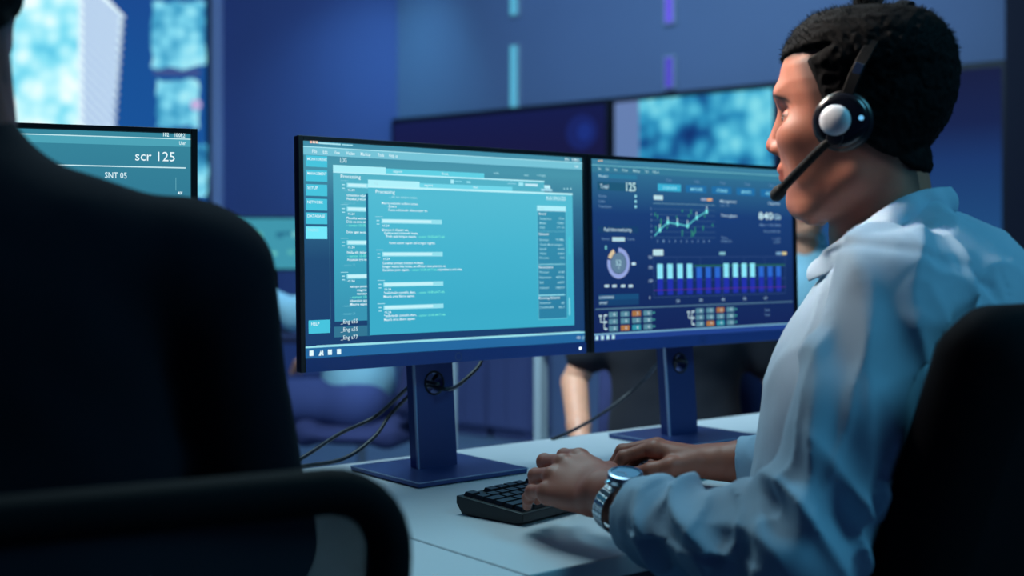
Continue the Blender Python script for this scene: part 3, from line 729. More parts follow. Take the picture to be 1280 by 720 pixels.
    u, _ = s.uv(467, 229); s.utext(u, vf1-.0065, 'log.', .004, PALE, 9, .008); u, _ = s.uv(530, 231); s.utext(u, vf1-.0065, 'report', .004, WHT, 9, .015); u, _ = s.uv(591, 234); s.utext(u, vf1-.0065, 'list', .0035, WHT, 9, .009)
    for i in range(3): u, v = s.uv(705+i*4.2, 236); s.rect(u-.0012, v-.0012, u+.0012, v+.0012, PALE, 3)
    s.text(469, 241.5, 'Processing', .0054, WHT, 9, px1=493, bold=.02)
    s.text(486, 247.5, '-_elit nec sempre neque,', .0042, PALE, 9, px1=521); s.text(476.5, 255.2, 'Mauris molestie sodales cursus.', .0038, WHT, 9, px1=522.5, bold=.012)
    s.text(484, 259.4, '-Etiam', .0038, WHT, 9, px1=495, bold=.012); s.text(485, 263.8, 'Fusce sollicitudin ullamcorper ex.', .0038, WHT, 9, px1=534, bold=.012)
    cur = '- cursor 10-00-64-71-66'
    block(470, 274.5, .108, 8, [(476.5, 288.6, 'Quisque in aliquam est,', 510, WHT), (479.5, 292.6, 'Quisque sed commodo lorem,', 522, WHT), (482, 296.8, 'Proin quis tempus mauris.', 520, WHT), (521, 297.2, cur, 555, MINT), (486, 305, 'Fusce auctor sapien sed congue sagittis.', 543.5, WHT)])
    block(471, 316.2, .108, 8, [(477.5, 330.3, 'Curabitur pretium tristique molestie.', 529, WHT), (477.5, 334.6, 'Integer mattis felis lectus, eu efficitur risus pharetra eu', 556.5, WHT), (477.5, 339, 'Curabitur justo sapien,', 511, WHT), (513, 338.8, cur, 545, MINT), (546, 338.2, 'suspendisse in orci vitae.', 577, WHT)])
    block(472.5, 354.3, .107, 8, [(479, 367.6, '*sollicitudin convallis diam,', 519, WHT), (521, 367, cur, 555, MINT), (479, 372.2, 'Mauris urna libero sapien.', 518, WHT)])
    block(472.7, 383.3, .107, 8, [(479.5, 396.4, '*sollicitudin convallis diam,', 520, WHT), (521.5, 395.8, cur, 556, MINT), (479.5, 401.2, 'Mauris urna libero sapien.', 518.5, WHT)])
    # info column
    s.text(682.5, 250, 'RUN SPROCESS', .0064, emat((205, 245, 252)), 9, px1=706.5, bold=.03)
    ua, vt = s.uv(670.5, 257); ub = s.uv(706, 259)[0]; vb = s.uv(673, 399.5)[1]
    s.rect(ua, vb, ub+.001, vt, emat((104, 200, 222)), 8); s.rect(ua+.0008, vb+.001, ub+.0002, vt-.002, gradmat('info_fill', [(0, (46, 128, 164)), (1, (58, 148, 178))], .09, .24), 9); s.rect(ua, vt-.0085, ub+.001, vt, emat((176, 240, 252)), 10)
    s.text(673, 262, 'Info', .0042, PALE, 11, px1=680)
    for y, t in ((268.5, 'Brand'), (294, 'Network'), (335.5, 'Parameters'), (374, 'Running Balance')): s.text(673, y, t, .0040, WHT, 11, px1=673+len(t)*1.75, bold=.02)
    for y, a_, b_ in ((274.5, 'Switchers', '15ax'), (280, 'Modes', '10aby'), (285.5, 'Axis', '11 rs'), (301, 'Entropy', '10-4ML'), (307, 'Track Bind margins', ''), (312.5, 'Small', 'watch'), (318, 'Watts', 'watch'), (323.5, 'Process', '4m4'), (341.5, 'Process', '0-68'), (348, 'Represent', '487916'), (354.5, 'Ref', 'w0674'), (361, 'Command', '180019'), (380, 'Parameter', '68'), (385.5, 'Continuable', '90-1')):
        s.text(674, y, a_, .0036, PALE, 11, px1=674+max(5, len(a_)*1.6), bold=.01)
        if b_: s.text(704.5-len(b_)*1.7, y-.2, b_, .0036, PALE, 11, px1=704.5, bold=.01)
    for y in (289, 330, 368.5): s.prect(672.5, y, 705.5, y+.7, emat((140, 220, 236)), 11)
    s.prect(709.5, 296, 713, 318, emat((72, 196, 212)), 9); s.prect(710.5, 372, 712, 394, emat((150, 235, 248)), 9)
    # lower lines and task bar
    ul, vl = s.uv(395, 432.5); ur, _ = s.uv(725, 414); s.rect(ul, vl-.0008, ur, vl+.0008, emat((150, 215, 230)), 1)
    s.rect(.0085, .019, MW-.0085, .0335, emat((38, 104, 160)), 1); s.rect(.0085, .0335, MW-.0085, .036, emat((150, 226, 236)), 2)
    u0 = s.uv(386.5, 446)[0]
    for i in range(4):
        u = u0+i*.0148
        if i == 1: s.poly([(u, .022), (u+.0035, .030), (u+.0045, .026), (u+.007, .0305), (u+.0078, .022), (u+.006, .022), (u+.0055, .0265), (u+.0035, .022)], WHT, 3)
        else: s.rect(u, .0225, u+.0065, .0300, WHT, 3)
    s.utext(MW-.026, .0245, '1020', .004, WHT, 3, .008, .02); s.utext(MW-.015, .0225, 'AT', .006, PALE, 3, .006)
def content_dash(s):
    s.rect(.0085, .019, MW-.0085, MH-.007, gradmat('dashboard_fill', [(0, (21, 37, 88)), (.35, (22, 48, 100)), (.7, (27, 62, 118)), (.92, (48, 108, 146)), (1, (64, 134, 164))], .019, MH-.007), 0)
    s.rect(.0085, .3015, MW-.0085, .3130, emat((54, 122, 152)), 1); s.rect(.0085, .3120, MW-.0085, .3136, emat((110, 184, 198)), 2)
    for i in range(3): u, v = s.uv(748+i*2.2, 201); s.rect(u-.0012, v-.0012, u+.0012, v+.0012, emat((240, 200, 160)), 2)
    u, v = s.uv(755, 202); s.rect(u, v-.0008, u+.034, v+.0008, emat((90, 150, 170)), 2)
    for px, t, w in ((747.5, 'File', .006), (757, 'Edit', .007), (767, 'View', .008), (777, 'Window', .014), (791, 'Markup', .016), (805.5, 'Tools', .009), (815.5, 'Help us', .015)): u = s.uv(px, 210)[0]; s.utext(u, .3045, t, .0052, emat((170, 215, 225)), 3, w, .01)
    tx = emat((190, 225, 240)); dimt = emat((110, 150, 190)); br = emat((205, 248, 250))
    s.prect(746.5, 216.5, 796, 224.5, emat((44, 122, 158)), 1); s.text(748, 221.5, 'Monitor', .005, tx, 3, px1=760)
    s.prect(746.5, 227, 796, 239.5, emat((32, 88, 120)), 1); s.text(750, 235.3, 'Total', .0075, tx, 3, px1=760, bold=.02); s.text(782.5, 238.5, '125', .015, br, 3, px1=794.5, bold=.03)
    for y, t, w in ((246.5, 'Nodes', 10), (253, 'Links', 8), (259.5, 'Transmission', 16)):
        s.text(748, y, t, .005, dimt, 3, px1=748+w); u, v = s.uv(794.3, y-1.2); s.poly([(u+.0026*math.cos(t_*.7), v+.0026*math.sin(t_*.7)) for t_ in range(9)], emat((150, 225, 240)), 2)
    s.prect(747, 282.5, 798, 291.5, emat((24, 64, 110)), 1); s.text(755, 289, 'Real time monitoring', .0066, tx, 3, px1=789, bold=.02)
    s.text(752, 300, 'Memory', .0042, dimt, 3, px1=762); s.prect(765, 296.5, 781, 302, emat((176, 214, 224)), 1); s.text(783.5, 300, 'Capacity', .0042, dimt, 3, px1=793)
    # doughnut
    cu, cv = s.uv(773, 329); ro, ri, rc = .0262, .0185, .0175
    def arc(a0, a1, r0, r1, m, k):
        n = 40; pts = []
        for i in range(n):
            t0, t1 = R(a0+(a1-a0)*i/n), R(a0+(a1-a0)*(i+1)/n)
            s.poly([(cu+r0*math.sin(t0), cv+r0*math.cos(t0)), (cu+r1*math.sin(t0), cv+r1*math.cos(t0)), (cu+r1*math.sin(t1), cv+r1*math.cos(t1)), (cu+r0*math.sin(t1), cv+r0*math.cos(t1))], m, k)
    arc(0, 285, ri, ro, emat((146, 164, 220)), 2); arc(292, 335, ri, ro, emat((214, 196, 160)), 2); arc(0, 360, .0001, rc, emat((96, 128, 156)), 2)
    s.utext(cu-.0065, cv-.004, '52', .010, emat((176, 220, 232)), 3, .013, .01); s.utext(cu-.002, cv-.0095, '%', .004, tx, 3, .004)
    s.prect(789.5, 328, 794.5, 331.5, tx, 1); s.prect(756, 307, 758.5, 312, emat((110, 190, 200)), 1)
    for x in (755.5, 765, 776, 785.5): s.prect(x, 356, x+5.5, 359, tx, 1)
    s.prect(748, 368.5, 798.5, 374, emat((26, 78, 124)), 1); s.prect(748, 375, 798.5, 380.5, emat((24, 66, 112)), 1); s.text(749, 373.5, 'LOADING', .0045, tx, 3, px1=767, bold=.02); s.text(749, 380.5, 'SYNC', .0045, tx, 3, px1=759, bold=.02)
    # five buttons
    for i, (x0, x1) in enumerate(((822, 851), (857, 883), (889.5, 914), (920.5, 943.5), (950.5, 972))):
        y0 = 229.5+i*1.7; s.prect(x0, y0, x1, y0+10.2, emat((58, 176, 214) if i == 0 else (34, 110, 166)), 1)
        s.text(x0+6, y0+7, ('OVERVIEW', 'MATCHES', 'STORAGE', 'REPORTS', 'ARCHIVE')[i], .0055, emat((140, 225, 245)), 3, px1=x1-5, bold=.03); s.text(x0+10, y0-3, 'Tab', .0042, dimt, 3, px1=x0+17)
    # line chart
    s.prect(817, 244, 828.5, 250, emat((186, 224, 232)), 1); s.prect(876, 247.5, 883, 251, emat((140, 160, 190)), 1); s.prect(883.5, 247.8, 890, 251.5, emat((220, 170, 130)), 1)
    u0, vt = s.uv(816, 254); u1 = s.uv(893.5, 258)[0]; vb = s.uv(816, 296.5)[1]
    for i in range(7): v = vb+(vt-vb)*i/6; s.rect(u0, v-.0004, u1, v+.0004, emat((62, 100, 140) if i < 6 else (120, 170, 190)), 1)
    for i in range(6): s.utext(u0-.0065, vb+(vt-vb)*i/6-.002, str(i), .0042, dimt, 2, .003)
    for i in range(10): s.utext(u0+.008+i*.0148*(u1-u0)/.16, vb-.009, str(i), .005, dimt, 2, .0035, .02)
    P = [s.uv(x, y) for x, y in ((818, 295), (824.5, 287.5), (834.5, 278), (846.5, 280), (859, 282.5), (870.5, 272), (883, 264.5))]
    for (a, b) in zip(P, P[1:]):
        d = np.array(b)-np.array(a); nn = np.array([-d[1], d[0]])/np.linalg.norm(d)*.0011; s.poly([tuple(np.array(a)-nn), tuple(np.array(b)-nn), tuple(np.array(b)+nn), tuple(np.array(a)+nn)], emat((90, 200, 210)), 3)
    for q in P[1:]:
        s.poly([(q[0]+.0034*math.cos(t*.63), q[1]+.0042*math.sin(t*.63)) for t in range(10)], emat((120, 232, 232)), 4); s.rect(q[0]-.001, q[1]+.004, q[0]+.0012, q[1]+.010, tx, 3)
    for x, y0, y1 in ((818, 266, 270), (821, 268, 273), (825.5, 273, 284), (819, 283, 288), (833, 283, 286), (845, 270, 274), (852, 262, 265), (863, 262, 268), (860, 268, 272), (852, 287, 295), (864, 287, 296), (868, 284, 292), (878, 282, 288), (880, 268, 272), (866, 290, 295), (890, 280, 283)): s.prect(x, y0, x+1.3, y1, emat((52, 150, 120)), 2)
    # right column of figures
    s.text(900, 253, 'Management', .0052, tx, 3, px1=920, bold=.01); s.text(900, 258, 'tier M', .0042, dimt, 3, px1=911); s.text(901, 271, 'Throughput', .0052, tx, 3, px1=921, bold=.01)
    s.text(960, 255.5, 'Capacity', .005, tx, 3, px1=974.5, bold=.01); s.text(948, 274, '840', .0135, emat((196, 232, 240)), 3, px1=966, bold=.05); s.text(967, 274, 'Gb', .010, emat((160, 205, 225)), 3, px1=976, bold=.04)
    s.text(949.5, 282.5, 'Max +120.3846', .0048, dimt, 3, px1=975.5, bold=.01); s.text(955, 290.5, 'Free 4.05 Gt', .0048, dimt, 3, px1=975, bold=.01)
    s.text(965, 299.5, '+ peak', .0042, dimt, 3, px1=975.5); s.text(967, 304, '0.001', .0042, dimt, 3, px1=975); s.text(901, 298.5, 'Time', .0042, dimt, 3, px1=909); s.text(901, 303, '0:048.501', .0045, dimt, 3, px1=914)
    # bar chart
    s.prect(816, 312, 829, 319.5, emat((186, 224, 232)), 1); s.prect(899, 315, 906.5, 318.5, emat((130, 190, 205)), 1); s.prect(970, 315, 977, 318.5, emat((120, 165, 200)), 1); s.prect(977.5, 315, 983, 318.5, emat((220, 210, 150)), 1)
    ub0, vbt = s.uv(816.5, 321.5); ub1 = s.uv(981, 321)[0]; vbb = s.uv(816, 372)[1]
    for v in (vbt, vbt-.0178, vbt-.041, vbb): s.rect(ub0, v-.0004, ub1, v+.0004, emat((54, 84, 136)), 1)
    for i in range(7): u = ub0+(ub1-ub0)*i/6; s.rect(u-.0004, vbb, u+.0004, vbt, emat((54, 84, 136)), 1)
    for i, t in enumerate(('300', '200', '100', '0')): s.utext(ub0-.012, (vbt, vbt-.0178, vbt-.041, vbb)[i]-.0025, t, .0055, emat((160, 190, 215)), 2, .009 if i < 3 else .0035, .02)
    for i in range(5): s.utext(ub0+(ub1-ub0)*(i+1)/6-.004, vbb-.010, str(20+i*10), .0055, emat((150, 185, 210)), 2, .0085, .02)
    s.rect(s.uv(868, 340)[0], vbt-.0172, ub1, vbt-.0142, emat((36, 100, 84)), 1)
    nb = 14
    for i in range(nb):
        pos = (821.5, 834, 846.5, 858.5, 870.5, 882, 893.5, 904.5, 916, 927, 937.5, 948.5, 959.5, 970)[i]; u = s.uv(pos, 345)[0]; w = .0138; hi = i in (0, 1, 2, 3, 7, 8, 9, 10)
        top = vbt-(.0118 if hi else .0182); s.rect(u, vbb+.004, u+w, vbt-.0375, emat((34, 50, 170)), 2); 
        if hi: s.rect(u, vbt-.0375, u+w, top, emat((138, 228, 248)), 2)
        else: s.rect(u, vbt-.0375, u+w, top, emat((44, 104, 206)), 2)
    s.rect(ub0, vbb+.0118, ub1, vbb+.0132, emat((84, 44, 150)), 3)
    # lower cells
    s.rect(.0085+.006, .0708, MW-.012, .0728, emat((84, 124, 150)), 1)
    for g, gx in enumerate((748, 858.5)):
        u = s.uv(gx, 400)[0]; base = .0500; w_ = emat((190, 220, 230))
        u += .001; s.rect(u, base+.009, u+.0065, base+.0118, w_, 2); s.rect(u+.0028, base-.001, u+.0045, base+.010, w_, 2); s.rect(u+.0028, base-.001, u+.018, base+.0008, w_, 2)
        s.rect(u+.0108, base-.012, u+.0124, base+.011, w_, 2)
        for v in (base+.0095, base-.002, base-.0135): s.rect(u+.0124, v, u+.0185, v+.0032, w_, 2)
        for c in range(4):
            for r_ in range(3):
                col = (88, 140, 160)
                if (c, r_) in ((2, 0), (1, 2)): col = (170, 118, 72)
                if (c, r_) == (2, 2): col = (50, 150, 170)
                uu = u+.0225+c*.0272; vv = base+.0075-r_*.0118; s.rect(uu, vv, uu+.0205, vv+.0088, emat(col), 2); s.utext(uu+.0105, vv+.002, ('8', '0', '3', '5')[(c+r_) % 4], .005, emat((200, 225, 235)), 3, .004, .02)
                if c == 3: s.rect(uu+.022, vv+.003, uu+.028, vv+.006, emat((60, 150, 150)), 2)
    ux = s.uv(956, 395)[0]
    for i, t in enumerate(('Speed', 'Process')): s.utext(ux, .0560-.009*i, t, .0045, dimt, 2, .014)
    s.rect(.0085, .0285, MW-.0085, .0312, emat((120, 176, 206)), 2); s.rect(.0085, .019, MW-.0085, .0285, emat((34, 66, 140)), 1)
    for i in range(4): s.rect(.0135+i*.0125, .0205, .0135+i*.0125+.0065, .0275, emat((180, 225, 235)), 3)
    s.rect(MW-.024, .022, MW-.014, .0265, emat((96, 130, 170)), 3)
def content_scr(s):
    s.rect(.0085, .019, MW-.0085, MH-.007, gradmat('screen_fill', [(0, (34, 84, 120)), (.5, (44, 112, 142)), (1, (56, 134, 156))], .019, MH-.007), 0)
    s.rect(.0085, .3060, MW-.0085, .3160, emat((78, 164, 184)), 1); s.rect(.0085, .3155, MW-.0085, .3168, emat((196, 234, 240)), 2)
    s.text(204, 170.5, '102', .0055, WHT, 3, px1=211, bold=.04); s.text(218.5, 171.3, '10:08:21', .0055, WHT, 3, px1=232.5, bold=.04); s.text(224, 181, 'User', .005, WHT, 3, px1=232, bold=.03)
    s.text(169, 200.5, 'scr 125', .0128, emat((232, 250, 255)), 3, px1=218.5, bold=.005)
    u, v = s.uv(232, 210); s.rect(.02, v-.0008, u, v+.0008, emat((200, 235, 242)), 2)
    s.text(131, 222.5, 'SNT 05', .0080, emat((215, 242, 250)), 3, px1=158.5, bold=.02)
    u, v = s.uv(219.5, 222); u2, v2 = s.uv(219.5, 238); s.rect(u, v2, u+.0006, v, emat((110, 180, 196)), 2); s.text(222, 243, '40f', .004, WHT, 3, px1=228, bold=.04)
    for i in range(9): s.utext(.05, .22-i*.02, 'sector %02d  ready' % (i+1), .006, WHT, 3)
m1, hole1, NP1 = monitor((.277, 0, .74), 0, R(1.3), 'desk monitor with a log window open over a teal desktop, middle of three', content_log, -.012)
m2, hole2, NP2 = monitor((.819, 0, .74), 0, R(1.3), 'desk monitor with charts, a doughnut gauge and a row of bars', content_dash, -.010)
dM0 = np.array([.954, -.296, 0]); dM0 /= np.linalg.norm(dM0); tr = np.array([-.141, .008, .74])
m0, hole0, NP0 = monitor(tuple(tr-dM0*MW/2), math.atan2(dM0[1], dM0[0]), R(1.0), 'desk monitor showing scr 125, partly hidden by the man in black', content_scr)

# ---- cables
def cable(pts, label, r=.0032, plug=True, n=14):
    p = bez(pts, n); e = empty('monitor_cable', tuple(p[0]), label, 'cable', 'cables behind the monitors')
    MB().tube(p, r, 8).build('cord', M['cable'], e, world=True, smooth=True)
    if plug:
        d = (p[0]-p[3]); d /= np.linalg.norm(d); MB().cyl(p[0]-d*.002, p[0]+d*.03, .0075, .0085, 12).build('plug', M['blackplastic'], e, world=True, bevel=.001)
h1 = np.array(hole1); n_ = FWD
cable([at(566, 436, 1.97), at(556, 458, 1.955), at(540, 476, 1.935), h1+[-.008, -.03, .0], h1+[-.010, .03, -.004], at(470, 520, 2.0), at(425, 542, 1.93), at(378, 572, 1.83), at(340, 590, 1.80)], 'thick cable rising from the desk to the middle monitor neck, the upper of two')
cable([at(604, 440, 2.02), at(598, 458, 2.00), at(572, 482, 1.955), h1+[.004, -.034, -.008], h1+[.004, .03, -.010], at(490, 516, 2.0), at(468, 546, 1.95), at(430, 573, 1.895), at(378, 583, 1.84), at(340, 588, 1.80)], 'cable looping low from the middle monitor neck to the desk, the lower of two')
h2 = np.array(hole2)
cable([at(846, 420, 2.33), at(842, 445, 2.31), h2+[-.004, -.03, .004], h2+[-.006, .03, 0], at(800, 480, 2.40), at(760, 512, 2.38), at(720, 536, 2.30), at(690, 549, 2.24)], 'cable sloping from the dashboard monitor neck down to the desk edge')

# ================================================================== KEYBOARD
kb0 = np.array([.106, -.228, .74]); ka = R(10.5)
kx = np.array([math.cos(ka), math.sin(ka), 0]); ky = np.array([-math.sin(ka), math.cos(ka), 0])
kb = empty('keyboard', tuple(kb0), 'black keyboard on the white desk under the typing hands', 'keyboard')
KL, KD = .445, .113
KP = lambda u, d, z: kb0+kx*u-ky*d+UP*z
mb = MB(); pr = [(0, .014), (0, .024), (KD, .015), (KD, .004), (KD-.012, .001), (.010, .001)]
vs = [KP(u, d, z) for u in (0, KL) for d, z in pr]; n = len(pr)
mb.add(vs, [tuple(range(n)), tuple(reversed(range(n, 2*n)))]+[(i, i+n, (i+1) % n+n, (i+1) % n) for i in range(n)])
mb.build('case', M['blackplastic'], kb, world=True, bevel=.0012)
for u in (.03, KL-.06): MB().box(KP(u, .02, .009), (.03, .012, .018), rotz(kx)).build('foot', M['blackplastic'], kb, world=True)
keymeshes = {}
def keymesh(w):
    w = round(w, 4)
    if w not in keymeshes:
        hx, hy = w/2-.0008, .0074; t = .0015; me = bpy.data.meshes.new('key')
        vs = [(-hx, -hy, 0), (hx, -hy, 0), (hx, hy, 0), (-hx, hy, 0), (-hx+t, -hy+t*.8, .0055), (hx-t, -hy+t*.8, .0055), (hx-t, hy-t*1.4, .0055), (-hx+t, hy-t*1.4, .0055)]
        me.from_pydata(vs, [], [(3, 2, 1, 0), (4, 5, 6, 7), (0, 1, 5, 4), (1, 2, 6, 5), (2, 3, 7, 6), (3, 0, 4, 7)]); me.materials.append(M['keycap']); keymeshes[w] = me
    return keymeshes[w]
M['keycap'] = pmat('keycap_plastic', C(22, 23, 32), .38, noise=.1, nscale=50)
P_ = .019; slope = math.atan2(.009, KD); Mk = Matrix.Rotation(ka, 4, 'Z') @ Matrix.Rotation(slope, 4, 'X')
lay = [(0, [(0, 1)]+[(2+i, 1) for i in range(4)]+[(6.5+i, 1) for i in range(4)]+[(11+i, 1) for i in range(4)]+[(15.25+i, 1) for i in range(3)]),
       (1.15, [(i, 1) for i in range(13)]+[(13, 2)]+[(15.25+i, 1) for i in range(3)]+[(18.5+i, 1) for i in range(4)]),
       (2.15, [(0, 1.5)]+[(1.5+i, 1) for i in range(12)]+[(13.5, 1.5)]+[(15.25+i, 1) for i in range(3)]+[(18.5+i, 1) for i in range(4)]),
       (3.15, [(0, 1.75)]+[(1.75+i, 1) for i in range(11)]+[(12.75, 2.25)]+[(18.5+i, 1) for i in range(3)]),
       (4.15, [(0, 2.25)]+[(2.25+i, 1) for i in range(10)]+[(12.25, 2.75), (16.25, 1)]+[(18.5+i, 1) for i in range(3)]),
       (5.15, [(0, 1.25), (1.25, 1.25), (2.5, 1.25), (3.75, 6.25), (10, 1.25), (11.25, 1.25), (12.5, 1.25), (13.75, 1.25), (15.25, 1), (16.25, 1), (17.25, 1), (18.5, 2), (20.5, 1)])]
allk = [(x, w, r) for r, ks in lay for x, w in ks]; allk.sort(key=lambda k: k[0])
rest = MB()
for i, (x, w, r) in enumerate(allk):
    u = .0065+(x+w/2)*P_*.985; d = .005+(r+.5)*P_*.87; z = .0242-.009*d/KD-.0004; p = KP(u, d, z)
    if i < 100:
        o = bpy.data.objects.new('key', keymesh(w*P_*.985)); COL.objects.link(o); o.parent = kb; o.matrix_local = Matrix.Translation(Vector(p)-kb.location) @ Mk
    else: rest.box(p+UP*.0028, (w*P_-.0016, .0165, .0055), Mk.to_3x3())
if rest.v: tag(rest.build('key_cluster', M['keycap'], kb, world=True), kind='stuff')
# ================================================================== THE SEATED MAN WITH THE HEADSET
def head_col(V): return None
man = empty('person', tuple(at(1040, 900, 1.4)*[1, 1, 0]+[0, 0, .0]), 'man in a pale blue shirt and headset, seated and typing at the white desk', 'person')
HP = head_parts(.0015, True, 9000)
def toW(V): return frame_xf(V, Hc, HF, HL)
bodyparts = [(toW(HP[0][0]), HP[0][1], HP[0][2])]
# joints
TF = dirw(-.88, .47); TL = np.array([-TF[1], TF[0], 0]); Mx = cam2w(.455, 1.39, 0)
def T(f, l, z): return Mx+TF*f+TL*l+UP*z
SHl = at(1118, 362, 1.26); ELl = at(1003, 702, 1.165); WRl = at(757, 616, 1.40); KNl = at(699, 588, 1.475)
SHr = T(.0, -.165, 1.02); ELr = cam2w(.56, 1.66, .80); WRr = at(905, 577, 1.76); KNr = at(828, 563, 1.80)
def arm_hand(W, K, E, thumb, up, curl, spread=3, mid=None, hs=1.0):
    lo = np.minimum(np.minimum(W, K), E)-.12; hi = np.maximum(np.maximum(W, K), E)+.12
    F = Field(lo, hi, .0016)
    nl = hand(F, W, K-W, up, thumb, curl, spread, hs)
    d = (E-W)/np.linalg.norm(E-W); sd = np.cross(d, UP); sd /= np.linalg.norm(sd)
    for s_ in (-1, 1): F.cap(W+sd*.0075*s_, W+d*.06+sd*.004*s_, .0225, .026, .012)
    F.chain([W+d*.03, W+d*.10 if mid is None else mid, E], [.0275, .029, .032], .015)
    V, Q = F.mesh(); V = relax(V, Q, 1, .3); return V, Q, skin_cols(V, nl)
bodyparts.append(arm_hand(WRl, KNl, ELl, 1, UP*.9+np.array([-.42, 0, 0])+FWD*-.1, [(20, 40, 20), (18, 42, 22), (20, 38, 18), (20, 24, 12)], 3, at(806, 649, 1.335)))
bodyparts.append(arm_hand(WRr, KNr, ELr, -1, UP*.95+np.array([.25, 0, 0]), [(28, 34, 16), (20, 46, 24), (24, 50, 24), (30, 50, 24)], 3, hs=1.07))
Fb = Field((-.1, -1.1, .5), (.85, -.2, 1.2), .007)
Fb.chain([T(.06, 0, .58), T(.05, 0, .85), T(0, 0, 1.02)], [.10, .10, .07], .03); Fb.cap(T(0, .13, 1.0), T(0, -.13, 1.0), .03)
Fb.chain([T(0, .14, 1.0), SHl, ELl], [.03, .03, .03], .02); Fb.chain([T(0, -.14, 1.0), SHr, ELr], [.03, .03, .03], .02)
Fb.cap(T(0, 0, 1.0), Hc+HF*-.035+UP*-.16, .045, .04, .02)
V, Q = Fb.mesh(); bodyparts.append((V, Q, None))
V, Q, K = join(bodyparts); o_ = np.array(man.location)
body = link('body', np_mesh('body', V-o_, Q, K), M['skin'], man)
link('hair', np_mesh('hair', toW(HP[1][0])-o_, HP[1][1]), M['hair'], man)
# eyes
for s_ in (1, -1):
    c = toW(np.array([hp(990, 149, .031)*[1, s_, 1]+[-.0008, 0, 0]]))[0]; mb = MB(); pr = [(.0119*math.sin(math.pi*i/12)+1e-5, -.0119*math.cos(math.pi*i/12)) for i in range(13)]
    mb.lathe(c, HF-UP*.12, pr, 24, 0); e_ = mb.build('eye', pmat('eye_white', C(120, 108, 106), .3), man, world=True, smooth=True)
    mb = MB(); ax = (HF-UP*.12)/np.linalg.norm(HF-UP*.12); mb.lathe(c+ax*.0106, ax, [(.0066, -.001), (.0055, .0010), (.0001, .0018)], 20); i_ = mb.build('iris', pmat('iris_dark', C(30, 18, 14), .15), e_, world=False, smooth=True); i_.location = -man.location

